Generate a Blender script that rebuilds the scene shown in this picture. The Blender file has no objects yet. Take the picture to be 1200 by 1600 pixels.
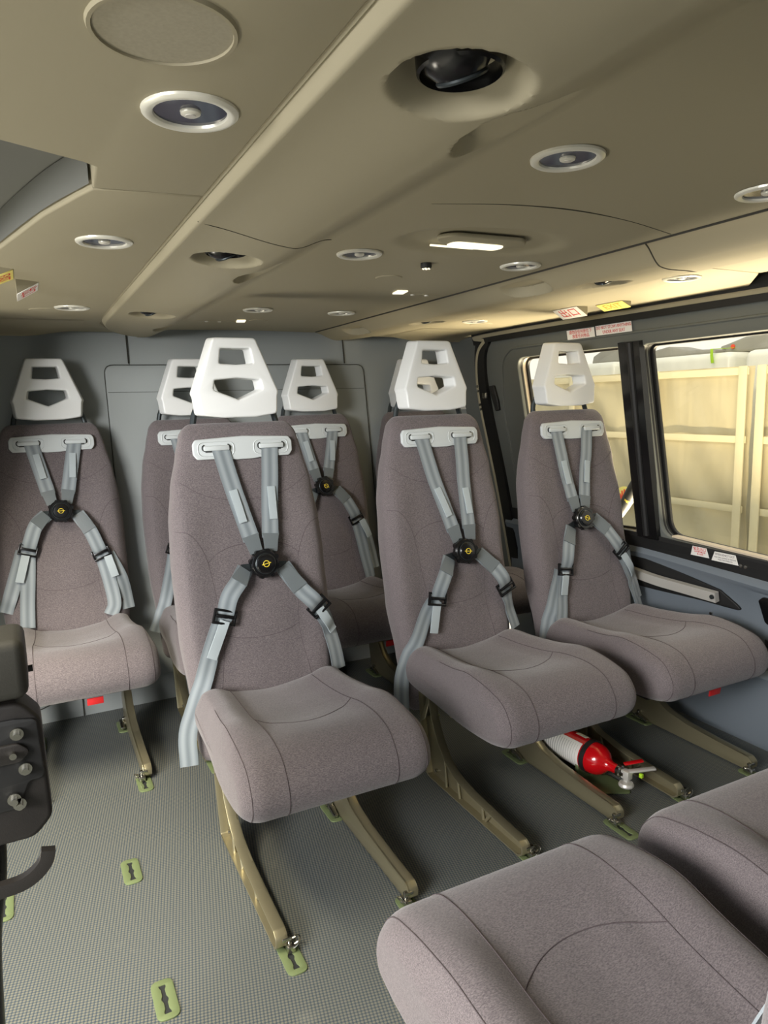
import bpy, bmesh, math, random
from mathutils import Vector, Matrix
random.seed(7)
SC = bpy.context.scene
COL = SC.collection

# ------------------------------------------------------------ camera, world, light, exposure
cam_d = bpy.data.cameras.new('camera')
cam = bpy.data.objects.new('camera', cam_d); COL.objects.link(cam)
cam_d.sensor_fit = 'VERTICAL'; cam_d.sensor_height = 36.0
cam_d.lens = 36.0 * 1112.4 / 1600.0
cam_d.clip_start = 0.01
R_ = Vector((0.89233176, -0.45054713, -0.02741027)); U_ = Vector((0.09310009, 0.12428981, 0.98786862)); F_ = Vector((0.44167455, 0.88405844, -0.15285373))
CAM = Vector((-0.82798, -1.90574, 1.10963))
m3 = Matrix((R_, U_, -F_)).transposed()
cam.matrix_world = Matrix.Translation(CAM) @ m3.to_4x4()
SC.camera = cam
SC.view_settings.view_transform = 'Standard'; SC.view_settings.look = 'None'
SC.view_settings.gamma = 1.0; SC.view_settings.exposure = 0.76
SC.view_settings.use_curve_mapping = False

world = bpy.data.worlds.new('hangar_daylight'); SC.world = world; world.use_nodes = True
wn = world.node_tree; bg = wn.nodes['Background']
# an evenly lit hangar, brighter toward the white wall on the right-hand side
wtc = wn.nodes.new('ShaderNodeTexCoord'); wsp = wn.nodes.new('ShaderNodeSeparateXYZ'); wn.links.new(wtc.outputs['Generated'], wsp.inputs['Vector'])
wmr = wn.nodes.new('ShaderNodeMapRange'); wmr.inputs['From Min'].default_value = 0.1; wmr.inputs['From Max'].default_value = 0.6
wmr.inputs['To Min'].default_value = 0.42; wmr.inputs['To Max'].default_value = 0.74
wn.links.new(wsp.outputs['X'], wmr.inputs['Value']); wn.links.new(wmr.outputs['Result'], bg.inputs['Strength'])
wmx = wn.nodes.new('ShaderNodeMix'); wmx.data_type = 'RGBA'; wmx.inputs['A'].default_value = (0.88, 0.96, 1.06, 1); wmx.inputs['B'].default_value = (1.0, 0.95, 0.83, 1)
wm2 = wn.nodes.new('ShaderNodeMapRange'); wm2.inputs['From Min'].default_value = 0.1; wm2.inputs['From Max'].default_value = 0.6; wn.links.new(wsp.outputs['X'], wm2.inputs['Value'])
wn.links.new(wm2.outputs['Result'], wmx.inputs['Factor']); wn.links.new(wmx.outputs['Result'], bg.inputs['Color'])

def area(name, loc, target, sx, sy, power, color):
    l = bpy.data.lights.new(name, 'AREA'); l.shape = 'RECTANGLE'; l.size = sx; l.size_y = sy
    l.energy = power; l.color = color
    o = bpy.data.objects.new(name, l); COL.objects.link(o); o.location = loc
    d = Vector(target) - Vector(loc); o.rotation_euler = d.to_track_quat('-Z', 'Y').to_euler()
    return o
# daylight of the hangar mouth beyond the open left door, and the hangar lamps over the right side
area('daylight_left', (-2.7, -1.95, 1.45), (0.0, 0.2, 0.45), 1.2, 0.9, 84, (1.0, 0.98, 0.95))
area('bounce_fill_left', (-2.1, 0.15, -0.35), (-0.80, 0.3, 1.39), 0.7, 0.5, 15, (1.0, 0.93, 0.78))  # added fill from below, stands in for light bounced off the hangar floor
area('hangar_lamps_left', (-1.75, -1.05, 2.7), (-0.6, -0.8, 0.0), 1.5, 0.5, 88, (1.0, 0.90, 0.70))
area('bounce_fill_right', (1.9, -0.1, -0.25), (0.75, 0.0, 1.4), 1.6, 0.4, 175, (1.0, 0.84, 0.58))  # added low fill, no real fixture; lifts the headliner over the right door
area('hangar_lamps_right', (2.2, 0.8, 3.4), (2.95, 1.0, 0.4), 3.2, 1.2, 34, (1.0, 0.90, 0.68))

# ------------------------------------------------------------ materials
def srgb(r, g, b):
    f = lambda c: ((c/255.0)/12.92) if c/255.0 <= 0.04045 else (((c/255.0)+0.055)/1.055)**2.4
    return (f(r), f(g), f(b), 1)
def mat(name, rgb, rough=0.6, metal=0.0, bump=None, var=0.0, vscale=40, spec=0.5, sheen=0.0, coat=0.0):
    m = bpy.data.materials.new(name); m.use_nodes = True
    nt = m.node_tree; b = nt.nodes['Principled BSDF']
    c = srgb(*rgb); b.inputs['Base Color'].default_value = c
    b.inputs['Roughness'].default_value = rough; b.inputs['Metallic'].default_value = metal
    b.inputs['Specular IOR Level'].default_value = spec
    b.inputs['Sheen Weight'].default_value = sheen
    b.inputs['Coat Weight'].default_value = coat
    tc = nt.nodes.new('ShaderNodeTexCoord')
    if var:
        n = nt.nodes.new('ShaderNodeTexNoise'); n.inputs['Scale'].default_value = vscale; n.inputs['Detail'].default_value = 5
        nt.links.new(tc.outputs['Object'], n.inputs['Vector'])
        mx = nt.nodes.new('ShaderNodeMix'); mx.data_type = 'RGBA'
        mx.inputs['A'].default_value = tuple(x*(1-var) for x in c[:3])+(1,); mx.inputs['B'].default_value = tuple(min(1, x*(1+var)) for x in c[:3])+(1,)
        nt.links.new(n.outputs['Fac'], mx.inputs['Factor']); nt.links.new(mx.outputs['Result'], b.inputs['Base Color'])
    if bump:
        sc, st = bump
        n2 = nt.nodes.new('ShaderNodeTexNoise'); n2.inputs['Scale'].default_value = sc; n2.inputs['Detail'].default_value = 3
        nt.links.new(tc.outputs['Object'], n2.inputs['Vector'])
        bp = nt.nodes.new('ShaderNodeBump'); bp.inputs['Strength'].default_value = st; bp.inputs['Distance'].default_value = 0.002
        nt.links.new(n2.outputs['Fac'], bp.inputs['Height']); nt.links.new(bp.outputs['Normal'], b.inputs['Normal'])
    return m
M = {}
def fabric_mat():
    m = mat('seat_fabric', (124, 110, 109), 0.95, spec=0.15, sheen=0.25)
    nt = m.node_tree; b = nt.nodes['Principled BSDF']
    tc = nt.nodes.new('ShaderNodeTexCoord')
    mp = nt.nodes.new('ShaderNodeMapping'); mp.inputs['Scale'].default_value = (260, 700, 700)
    nt.links.new(tc.outputs['Object'], mp.inputs['Vector'])
    n = nt.nodes.new('ShaderNodeTexNoise'); n.inputs['Scale'].default_value = 1.0; n.inputs['Detail'].default_value = 3
    nt.links.new(mp.outputs['Vector'], n.inputs['Vector'])
    rp = nt.nodes.new('ShaderNodeValToRGB')
    rp.color_ramp.elements[0].position = 0.3; rp.color_ramp.elements[0].color = srgb(86, 80, 82)
    rp.color_ramp.elements[1].position = 0.72; rp.color_ramp.elements[1].color = srgb(127, 118, 119)
    nt.links.new(n.outputs['Fac'], rp.inputs['Fac']); nt.links.new(rp.outputs['Color'], b.inputs['Base Color'])
    n2 = nt.nodes.new('ShaderNodeTexNoise'); n2.inputs['Scale'].default_value = 9; n2.inputs['Detail'].default_value = 3
    nt.links.new(tc.outputs['Object'], n2.inputs['Vector'])
    bp = nt.nodes.new('ShaderNodeBump'); bp.inputs['Strength'].default_value = 0.5; bp.inputs['Distance'].default_value = 0.0012
    nt.links.new(n.outputs['Fac'], bp.inputs['Height'])
    bp2 = nt.nodes.new('ShaderNodeBump'); bp2.inputs['Strength'].default_value = 0.35; bp2.inputs['Distance'].default_value = 0.01
    nt.links.new(n2.outputs['Fac'], bp2.inputs['Height']); nt.links.new(bp.outputs['Normal'], bp2.inputs['Normal'])
    nt.links.new(bp2.outputs['Normal'], b.inputs['Normal'])
    return m
M['fabric'] = fabric_mat()
M['seam'] = mat('seam_thread', (88, 80, 82), 0.9, spec=0.1)
M['head'] = mat('headrest_plastic', (226, 228, 227), 0.45, bump=(900, 0.05))
M['bar'] = mat('dark_bar', (60, 66, 68), 0.35, 0.6)
M['plate'] = mat('plate_plastic', (196, 202, 203), 0.5)
M['slot'] = mat('slot_dark', (40, 42, 42), 0.6)
def strap_mat():
    m = mat('webbing', (136, 142, 144), 0.42, spec=0.6, sheen=0.2)
    nt = m.node_tree; b = nt.nodes['Principled BSDF']
    uv = nt.nodes.new('ShaderNodeUVMap'); sp = nt.nodes.new('ShaderNodeSeparateXYZ'); nt.links.new(uv.outputs['UV'], sp.inputs['Vector'])
    # woven stripes along the webbing and fine cross ribs
    w = nt.nodes.new('ShaderNodeTexWave'); w.wave_type = 'BANDS'; w.bands_direction = 'X'; w.inputs['Scale'].default_value = 0.62; w.inputs['Distortion'].default_value = 0
    nt.links.new(uv.outputs['UV'], w.inputs['Vector'])
    rp = nt.nodes.new('ShaderNodeValToRGB'); rp.color_ramp.elements[0].color = srgb(116, 125, 130); rp.color_ramp.elements[1].color = srgb(150, 158, 162)
    nt.links.new(w.outputs['Fac'], rp.inputs['Fac']); nt.links.new(rp.outputs['Color'], b.inputs['Base Color'])
    w2 = nt.nodes.new('ShaderNodeTexWave'); w2.bands_direction = 'Y'; w2.inputs['Scale'].default_value = 120
    nt.links.new(uv.outputs['UV'], w2.inputs['Vector'])
    bp = nt.nodes.new('ShaderNodeBump'); bp.inputs['Strength'].default_value = 0.15; bp.inputs['Distance'].default_value = 0.0005
    nt.links.new(w2.outputs['Fac'], bp.inputs['Height']); nt.links.new(bp.outputs['Normal'], b.inputs['Normal'])
    return m
M['strap'] = strap_mat()
M['tab'] = mat('webbing_tab', (170, 180, 184), 0.5, bump=(500, 0.1))
M['stitch'] = mat('webbing_fold', (104, 111, 114), 0.4, bump=(420, 0.3))
M['black'] = mat('black_gloss', (16, 16, 17), 0.22)
M['blackm'] = mat('black_matt', (24, 24, 24), 0.6)
M['blackp'] = mat('black_powder_coat', (30, 27, 25), 0.5, bump=(700, 0.12))
M['olive'] = mat('dark_olive_plastic', (46, 45, 40), 0.5, bump=(700, 0.1))
M['yellow'] = mat('yellow_print', (222, 196, 60), 0.5)
M['steel'] = mat('steel', (190, 188, 180), 0.25, 1.0)
M['leg'] = mat('anodised_leg', (156, 148, 120), 0.30, 0.65)
M['zinc'] = mat('green_zinc', (118, 131, 90), 0.5, 0.2)
M['red'] = mat('red_tag', (214, 38, 40), 0.5)
M['redp'] = mat('red_paint', (190, 14, 22), 0.18, coat=0.6)
M['white'] = mat('white_label', (232, 230, 224), 0.5)
M['labelgrey'] = mat('printed_label', (176, 176, 168), 0.5, var=0.25, vscale=60)
M['yel_label'] = mat('yellow_label', (238, 222, 120), 0.5)
M['redtext'] = mat('red_text', (206, 52, 44), 0.6)
M['paletext'] = mat('gold_text', (196, 150, 50), 0.6)
M['greytext'] = mat('grey_text', (128, 120, 120), 0.6)
M['ceil'] = mat('headliner', (150, 143, 121), 0.62, bump=(1400, 0.06), spec=0.3)
M['ceilgap'] = mat('panel_gap', (44, 42, 36), 0.8)
M['bulk'] = mat('bulkhead_panel', (146, 151, 150), 0.6, bump=(1200, 0.06), spec=0.3)
M['frame'] = mat('door_grey', (96, 99, 95), 0.5, bump=(1200, 0.08), spec=0.35)
M['lower'] = mat('blue_grey_panel', (108, 116, 124), 0.5, bump=(1200, 0.06), spec=0.35)
M['rubber'] = mat('seal_rubber', (14, 14, 14), 0.55)
M['jamb'] = mat('cream_jamb', (196, 182, 160), 0.6)
M['skirt'] = mat('recess_skirt', (104, 105, 100), 0.6)
M['alu'] = mat('satin_aluminium', (206, 203, 196), 0.38, 0.35, bump=(300, 0.05))
M['lightring'] = mat('light_ring', (222, 220, 208), 0.28, 0.25)
M['lightglass'] = mat('light_reflector', (58, 60, 76), 0.08, 0.0)
M['grille'] = mat('speaker_cloth', (150, 144, 126), 0.9, var=0.15, vscale=300)
M['sheet'] = mat('cream_film', (196, 185, 150), 0.5, var=0.05, vscale=3)
def fold_bump(m):
    nt = m.node_tree; b = nt.nodes['Principled BSDF']; tc = nt.nodes.new('ShaderNodeTexCoord')
    mp = nt.nodes.new('ShaderNodeMapping'); mp.inputs['Rotation'].default_value = (0.75, 0, 0); mp.inputs['Scale'].default_value = (1, 1.2, .35)
    nt.links.new(tc.outputs['Object'], mp.inputs['Vector'])
    n = nt.nodes.new('ShaderNodeTexNoise'); n.inputs['Scale'].default_value = 3.2; n.inputs['Detail'].default_value = 2; n.inputs['Distortion'].default_value = 0.5
    nt.links.new(mp.outputs['Vector'], n.inputs['Vector'])
    bp = nt.nodes.new('ShaderNodeBump'); bp.inputs['Strength'].default_value = 0.45; bp.inputs['Distance'].default_value = 0.07
    nt.links.new(n.outputs['Fac'], bp.inputs['Height']); nt.links.new(bp.outputs['Normal'], b.inputs['Normal'])
fold_bump(M['sheet'])
M['band'] = mat('cream_frame', (216, 205, 168), 0.6)
M['greyfair'] = mat('grey_fairing', (150, 146, 132), 0.5, var=0.15, vscale=9)
M['film'] = mat('clear_film', (236, 234, 218), 0.3, var=0.1, vscale=12)
M['hangar'] = mat('hangar_floor', (170, 168, 158), 0.5, var=0.05, vscale=2)
M['lime'] = mat('lime_ribbon', (170, 214, 40), 0.6)
M['extmark'] = mat('hand_red', (230, 80, 50), 0.6)
def em_mat(name, rgb, s):
    m = bpy.data.materials.new(name); m.use_nodes = True
    b = m.node_tree.nodes['Principled BSDF']; b.inputs['Base Color'].default_value = srgb(*rgb)
    b.inputs['Emission Color'].default_value = srgb(*rgb); b.inputs['Emission Strength'].default_value = s
    return m
M['lit'] = em_mat('lit_lens', (255, 246, 214), 0.75)
def glass_mat():
    m = bpy.data.materials.new('window_pane'); m.use_nodes = True; nt = m.node_tree
    nt.nodes.remove(nt.nodes['Principled BSDF'])
    t = nt.nodes.new('ShaderNodeBsdfTransparent'); t.inputs['Color'].default_value = (0.96, 0.96, 0.94, 1)
    g = nt.nodes.new('ShaderNodeBsdfGlossy'); g.inputs['Roughness'].default_value = 0.02
    lw = nt.nodes.new('ShaderNodeLayerWeight'); lw.inputs['Blend'].default_value = 0.5
    pw = nt.nodes.new('ShaderNodeMath'); pw.operation = 'POWER'; pw.inputs[1].default_value = 5.0; nt.links.new(lw.outputs['Facing'], pw.inputs[0])
    fr = nt.nodes.new('ShaderNodeMath'); fr.operation = 'MULTIPLY_ADD'; fr.inputs[1].default_value = 0.9; fr.inputs[2].default_value = 0.03; nt.links.new(pw.outputs[0], fr.inputs[0])
    mx = nt.nodes.new('ShaderNodeMixShader')
    nt.links.new(fr.outputs[0], mx.inputs['Fac']); nt.links.new(t.outputs['BSDF'], mx.inputs[1]); nt.links.new(g.outputs['BSDF'], mx.inputs[2])
    nt.links.new(mx.outputs['Shader'], nt.nodes['Material Output'].inputs['Surface'])
    return m
M['glass'] = glass_mat()
def floor_mat():
    m = mat('dotted_floor', (86, 90, 92), 0.45, spec=0.5)
    nt = m.node_tree; b = nt.nodes['Principled BSDF']
    tc = nt.nodes.new('ShaderNodeTexCoord')
    mp = nt.nodes.new('ShaderNodeMapping'); mp.inputs['Scale'].default_value = (150, 150, 150); mp.inputs['Rotation'].default_value = (0, 0, 0.2)
    nt.links.new(tc.outputs['Object'], mp.inputs['Vector'])
    v = nt.nodes.new('ShaderNodeTexVoronoi'); v.inputs['Scale'].default_value = 1.0; v.inputs['Randomness'].default_value = 0.0
    nt.links.new(mp.outputs['Vector'], v.inputs['Vector'])
    rp = nt.nodes.new('ShaderNodeValToRGB'); rp.color_ramp.elements[0].position = 0.25; rp.color_ramp.elements[1].position = 0.55
    rp.color_ramp.elements[0].color = srgb(118, 117, 106); rp.color_ramp.elements[1].color = srgb(58, 70, 81)
    nt.links.new(v.outputs['Distance'], rp.inputs['Fac'])
    # scuffs with a shape of their own
    n = nt.nodes.new('ShaderNodeTexNoise'); n.inputs['Scale'].default_value = 7; n.inputs['Detail'].default_value = 6
    nt.links.new(tc.outputs['Object'], n.inputs['Vector'])
    r2 = nt.nodes.new('ShaderNodeValToRGB'); r2.color_ramp.elements[0].position = 0.66; r2.color_ramp.elements[1].position = 0.8
    r2.color_ramp.elements[0].color = (0, 0, 0, 1); r2.color_ramp.elements[1].color = (0.25, 0.25, 0.25, 1)
    nt.links.new(n.outputs['Fac'], r2.inputs['Fac'])
    mx = nt.nodes.new('ShaderNodeMix'); mx.data_type = 'RGBA'; mx.inputs['B'].default_value = srgb(150, 150, 140)
    nt.links.new(r2.outputs['Color'], mx.inputs['Factor']); nt.links.new(rp.outputs['Color'], mx.inputs['A'])
    nt.links.new(mx.outputs['Result'], b.inputs['Base Color'])
    bp = nt.nodes.new('ShaderNodeBump'); bp.inputs['Strength'].default_value = 0.5; bp.inputs['Distance'].default_value = 0.0015; bp.invert = True
    nt.links.new(v.outputs['Distance'], bp.inputs['Height']); nt.links.new(bp.outputs['Normal'], b.inputs['Normal'])
    return m
M['floor'] = floor_mat()

# ------------------------------------------------------------ object helpers
def new_obj(name, me, m=None, parent=None, smooth=True, angle=0.6):
    if m is not None:
        me.materials.clear(); me.materials.append(m)
    if smooth:
        for p in me.polygons: p.use_smooth = True
        try: me.set_sharp_from_angle(angle=angle)
        except Exception: pass
    o = bpy.data.objects.new(name, me); COL.objects.link(o)
    if parent is not None: o.parent = parent
    return o
def pydata(verts, faces):
    me = bpy.data.meshes.new('mesh'); me.from_pydata([tuple(v) for v in verts], [], faces); me.update(); return me
def tag(o, label, cat, group=None, kind=None):
    if label: o['label'] = label
    if cat: o['category'] = cat
    if group: o['group'] = group
    if kind: o['kind'] = kind
    return o
def struct(o, label=None):
    o['kind'] = 'structure'
    if label: o['label'] = label
    return o
def empty(name, loc, rz=0.0):
    o = bpy.data.objects.new(name, None); COL.objects.link(o); o.location = loc; o.rotation_euler = (0, 0, rz)
    o.empty_display_size = 0.05; return o
def recalc(me):
    bm = bmesh.new(); bm.from_mesh(me); bmesh.ops.recalc_face_normals(bm, faces=bm.faces); bm.to_mesh(me); bm.free(); return me
def join(*meshes):
    bm = bmesh.new()
    for me in meshes: bm.from_mesh(me)
    out = bpy.data.meshes.new('mesh'); bm.to_mesh(out); bm.free(); return out
def xf(me, M4):
    me.transform(M4); return me

def rpoly(pts, r, n=5):
    """round the corners of a 2D polygon; r may be a number or one per corner"""
    out = []; N = len(pts)
    for i in range(N):
        p = Vector(pts[i]); a = Vector(pts[i-1]); b = Vector(pts[(i+1) % N])
        rr = r[i] if isinstance(r, (list, tuple)) else r
        d1 = (a-p); d2 = (b-p); l1 = d1.length; l2 = d2.length
        if rr <= 0 or l1 == 0 or l2 == 0: out.append(tuple(p)); continue
        d1 /= l1; d2 /= l2
        ang = d1.angle(d2); t = min(rr/max(math.tan(ang/2), 1e-4), l1*0.48, l2*0.48)
        s = p+d1*t; e = p+d2*t
        for k in range(n+1):
            q = k/n; out.append(tuple(s*(1-q)**2 + p*2*q*(1-q) + e*q*q))
    return out
def oval(cx, cy, rx, ry, n=32, a0=0.0):
    return [(cx+rx*math.cos(a0+2*math.pi*i/n), cy+ry*math.sin(a0+2*math.pi*i/n)) for i in range(n)]
def extrude2d(loops, depth, bevel=0.0, res=2, fn=None):
    """polygon with holes -> solid in local x,y with z in [-depth/2, depth/2]; fn maps (x,y,z) to 3D"""
    cu = bpy.data.curves.new('c', 'CURVE'); cu.dimensions = '2D'; cu.fill_mode = 'BOTH'
    for lp in loops:
        s = cu.splines.new('POLY'); s.points.add(len(lp)-1)
        for i, p in enumerate(lp): s.points[i].co = (p[0], p[1], 0, 1)
        s.use_cyclic_u = True
    cu.extrude = max(depth/2-bevel, 1e-5); cu.bevel_depth = bevel; cu.bevel_resolution = res; cu.offset = -bevel
    o = bpy.data.objects.new('tmp', cu); COL.objects.link(o)
    dg = bpy.context.evaluated_depsgraph_get(); dg.update()
    me = bpy.data.meshes.new_from_object(o.evaluated_get(dg))
    bpy.data.objects.remove(o); bpy.data.curves.remove(cu)
    me.materials.clear()
    bm = bmesh.new(); bm.from_mesh(me); bmesh.ops.remove_doubles(bm, verts=bm.verts, dist=1e-5); bm.to_mesh(me); bm.free()
    if fn:
        for v in me.vertices: v.co = Vector(fn(v.co.x, v.co.y, v.co.z))
    return recalc(me)
def lathe(prof, n=32):
    """prof: list of (r,z) -> surface of revolution about z"""
    vs = []; fs = []
    for r, z in prof:
        for i in range(n):
            a = 2*math.pi*i/n; vs.append((r*math.cos(a), r*math.sin(a), z))
    for k in range(len(prof)-1):
        for i in range(n):
            j = (i+1) % n; fs.append((k*n+i, k*n+j, (k+1)*n+j, (k+1)*n+i))
    if prof[0][0] > 1e-6: fs.append(tuple(range(n))[::-1])
    if prof[-1][0] > 1e-6: fs.append(tuple((len(prof)-1)*n+i for i in range(n)))
    me = pydata(vs, fs)
    bm = bmesh.new(); bm.from_mesh(me); bmesh.ops.remove_doubles(bm, verts=bm.verts, dist=1e-6); bmesh.ops.recalc_face_normals(bm, faces=bm.faces); bm.to_mesh(me); bm.free()
    return me
def catmull(pts, sub=6, closed=False):
    P = [Vector(p) for p in pts]; N = len(P); out = []
    rng = N if closed else N-1
    for i in range(rng):
        p1 = P[i]; p2 = P[(i+1) % N]
        p0 = P[i-1] if (closed or i > 0) else p1*2-p2
        p3 = P[(i+2) % N] if (closed or i+2 < N) else p2*2-p1
        for k in range(sub):
            t = k/sub
            out.append(0.5*((2*p1)+(p2-p0)*t+(2*p0-5*p1+4*p2-p3)*t*t+(3*p1-p0-3*p2+p3)*t**3))
    if not closed: out.append(P[-1])
    return out
def tube(pts, r, n=8, closed=False, cap=True):
    P = [Vector(p) for p in pts]; N = len(P); vs = []; fs = []
    prev = None
    for i, p in enumerate(P):
        if closed: t = (P[(i+1) % N]-P[i-1])
        else: t = (P[min(i+1, N-1)]-P[max(i-1, 0)])
        t = t.normalized()
        if prev is None:
            a = Vector((0, 0, 1)) if abs(t.z) < 0.9 else Vector((1, 0, 0)); u = t.cross(a).normalized()
        else: u = (prev-t*prev.dot(t)).normalized()
        prev = u; w = t.cross(u)
        rr = r(i/(N-1)) if callable(r) else r
        for k in range(n):
            a = 2*math.pi*k/n; vs.append(p+u*math.cos(a)*rr+w*math.sin(a)*rr)
    for i in range(N if closed else N-1):
        j = (i+1) % N
        for k in range(n):
            l = (k+1) % n; fs.append((i*n+k, i*n+l, j*n+l, j*n+k))
    if cap and not closed:
        fs.append(tuple(range(n))[::-1]); fs.append(tuple((N-1)*n+k for k in range(n)))
    return recalc(pydata(vs, fs))
def box(cx, cy, cz, sx, sy, sz, bevel=0.0, seg=2):
    bm = bmesh.new(); bmesh.ops.create_cube(bm, size=1.0)
    for v in bm.verts: v.co = Vector((cx+v.co.x*sx, cy+v.co.y*sy, cz+v.co.z*sz))
    if bevel: bmesh.ops.bevel(bm, geom=list(bm.edges), offset=bevel, segments=seg, affect='EDGES', profile=0.5)
    me = bpy.data.meshes.new('mesh'); bm.to_mesh(me); bm.free(); return me
def cyl(p0, p1, r, n=16):
    return tube([p0, p1], r, n)
def interp(tab, x):
    if x <= tab[0][0]: return tab[0][1]
    for (a, u), (b, v) in zip(tab, tab[1:]):
        if x <= b:
            t = (x-a)/(b-a); t = t*t*(3-2*t)*0.5+t*0.5; return u+(v-u)*t
    return tab[-1][1]
def ribbon(pts, width, normals, thick=0.0022, widths=None):
    """webbing: centre line pts, face normals, flat rectangular section; uv.x across, uv.y along"""
    P = [Vector(p) for p in pts]; N = len(P); vs = []; fs = []; L = [0.0]
    for i in range(1, N): L.append(L[-1]+(P[i]-P[i-1]).length)
    for i in range(N):
        t = (P[min(i+1, N-1)]-P[max(i-1, 0)]).normalized(); n = Vector(normals[i]); n = (n-t*n.dot(t)).normalized()
        s = t.cross(n); w = (widths[i] if widths else width)/2; h = thick/2
        for a, b in ((-1, 1), (0, 1), (1, 1), (1, -1), (0, -1), (-1, -1)):
            bow = 0.0006 if a == 0 else 0
            vs.append(P[i]+s*w*a+n*(h*b+(bow if b > 0 else 0)))
    for i in range(N-1):
        for k in range(6):
            l = (k+1) % 6; fs.append((i*6+k, i*6+l, (i+1)*6+l, (i+1)*6+k))
    fs.append((0, 1, 2, 3, 4, 5)); fs.append(tuple((N-1)*6+k for k in range(5, -1, -1)))
    me = pydata(vs, fs)
    uvl = me.uv_layers.new(name='UVMap'); ux = [0, .5, 1, 1, .5, 0]
    for lp in me.loops:
        v = lp.vertex_index; uvl.data[lp.index].uv = (ux[v % 6], L[v//6])
    bm = bmesh.new(); bm.from_mesh(me); bmesh.ops.recalc_face_normals(bm, faces=bm.faces); bm.to_mesh(me); bm.free()
    return me
def text_mesh(body, size, fn, depth=0.0004, align='CENTER', squeeze=1.0, space=1.0):
    cu = bpy.data.curves.new('t', 'FONT'); cu.body = body; cu.size = size; cu.align_x = align; cu.align_y = 'CENTER'; cu.extrude = depth/2
    cu.space_character = space; cu.resolution_u = 3
    o = bpy.data.objects.new('tmp', cu); COL.objects.link(o)
    dg = bpy.context.evaluated_depsgraph_get(); dg.update()
    me = bpy.data.meshes.new_from_object(o.evaluated_get(dg)); bpy.data.objects.remove(o); bpy.data.curves.remove(cu)
    me.materials.clear()
    for v in me.vertices: v.co = Vector(fn(v.co.x*squeeze, v.co.y, v.co.z))
    return me

# ------------------------------------------------------------ the cabin shell
WTOP = 1.47
def slab(name, x0, x1, y0, y1, z0, z1, m):
    return struct(new_obj(name, box((x0+x1)/2, (y0+y1)/2, (z0+z1)/2, x1-x0, y1-y0, z1-z0), m, smooth=False))
slab('floor', -1.2, 1.2, -2.7, 1.1, -0.06, 0.0, M['floor'])
gr = struct(new_obj('ground', box(1, 0, -0.72, 30, 30, 0.1), M['hangar'], smooth=False)); gr.name = 'floor_hangar'

def by(z): return 0.812+0.145*z        # tilted rear bulkhead
# rear bulkhead as one tilted panel
bk = pydata([(-1.2, by(0), 0), (1.2, by(0), 0), (1.2, by(WTOP), WTOP), (-1.2, by(WTOP), WTOP), (-1.2, 1.1, 0), (1.2, 1.1, 0), (1.2, 1.1, WTOP), (-1.2, 1.1, WTOP)],
            [(0, 1, 2, 3), (5, 4, 7, 6), (0, 3, 7, 4), (1, 5, 6, 2), (3, 2, 6, 7), (0, 4, 5, 1)])
wall_back = struct(new_obj('wall_back', recalc(bk), M['bulk'], smooth=False))
bfn = lambda x, z, d: (x, by(z)-d-0.002, z)
pan = extrude2d([rpoly([(-.535, .10), (.535, .10), (.535, 1.273), (-.535, 1.273)], .035)], .008, .003, 2, lambda x, y, z: bfn(x, y, z))
new_obj('access_panel', pan, M['bulk'], wall_back)
def bline(name, pts, r=.0016):
    return new_obj(name, tube([bfn(x, z, .004) for x, z in pts], r, 6), M['ceilgap'], wall_back)
bline('panel_seam', [(-.447, 1.28), (-.447, 1.40)], .0025); bline('panel_seam', [(.447, 1.28), (.447, 1.40)], .0025)
bline('panel_seam', [(-.53, 1.172), (.53, 1.172)], .0009)
bline('panel_seam', [(-.725, 0.0), (-.725, .20)]); bline('panel_seam', [(-1.1, .055), (-.86, .055), (-.80, .075), (-.75, .12)])
bline('panel_seam', rpoly([(-.537, .1), (-.537, 1.275), (.537, 1.275), (.537, .1)], [.0, .035, .035, 0]), .0013)

wf = struct(slab('wall_front', -1.2, 1.2, -2.45, -2.40, 0, .75, M['frame']))
for a in ((-1.2, 1.2, 1.30, WTOP), (-1.2, -.95, .75, 1.30), (.95, 1.2, .75, 1.30)):
    q = new_obj('partition_panel', box((a[0]+a[1])/2, -2.425, (a[2]+a[3])/2, a[1]-a[0], .05, a[3]-a[2]), M['frame'], smooth=False); q.parent = wf
# ceiling: centre panel, two side ducts, two outboard panels
dents = []   # (x, y, rx, ry, depth, kind)
def dent(x, y, z):
    d = 0; sc_ = 0
    for (cx, cy, rx, ry, dp, k) in dents:
        q = ((x-cx)/rx)**2+((y-cy)/ry)**2
        if q < 1.25:
            if k == 'bowl': d = max(d, dp*max(0, min(1, (1.12-math.sqrt(q))/0.42)))
            elif q < 1: sc_ = max(sc_, min(1, (1-q)*3.5)*max(0, min(dp, 1.3985-z)))
    return d+sc_
for sx in (-1, 1):
    for y in (-1.345, -.55, .30):
        dents.append((sx*.462, y, .058, .058, .03, 'bowl'))
    for y in (-1.27, -.39, .66):
        dents.append((sx*.350, y, .052, .085, .030, 'scoop'))
def smooth(a, b, x):
    t = max(0, min(1, (x-a)/(b-a))); return t*t*(3-2*t)
def duct_outer(y):
    return .574 if y < .50 else .574-.15*(1-math.sqrt(max(0, 1-((y-.50)/.42)**2)))
def duct_z(ax, y):
    o = duct_outer(y)
    z = 1.403-.030*smooth(.293, .392, ax)+.008*smooth(.41, .55, ax)
    z += .012*smooth(o-.012, o, ax)**2
    return z
def ceil_patch(xs, ys, zf, inv=False):
    vs = [(x, y, zf(x, y)) for y in ys for x in xs]; n = len(xs)
    fs = [(j*n+i, j*n+i+1, (j+1)*n+i+1, (j+1)*n+i) for j in range(len(ys)-1) for i in range(n-1)]
    return pydata(vs, fs if inv else [f[::-1] for f in fs])
def lin(a, b, n): return [a+(b-a)*i/(n-1) for i in range(n)]
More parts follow.
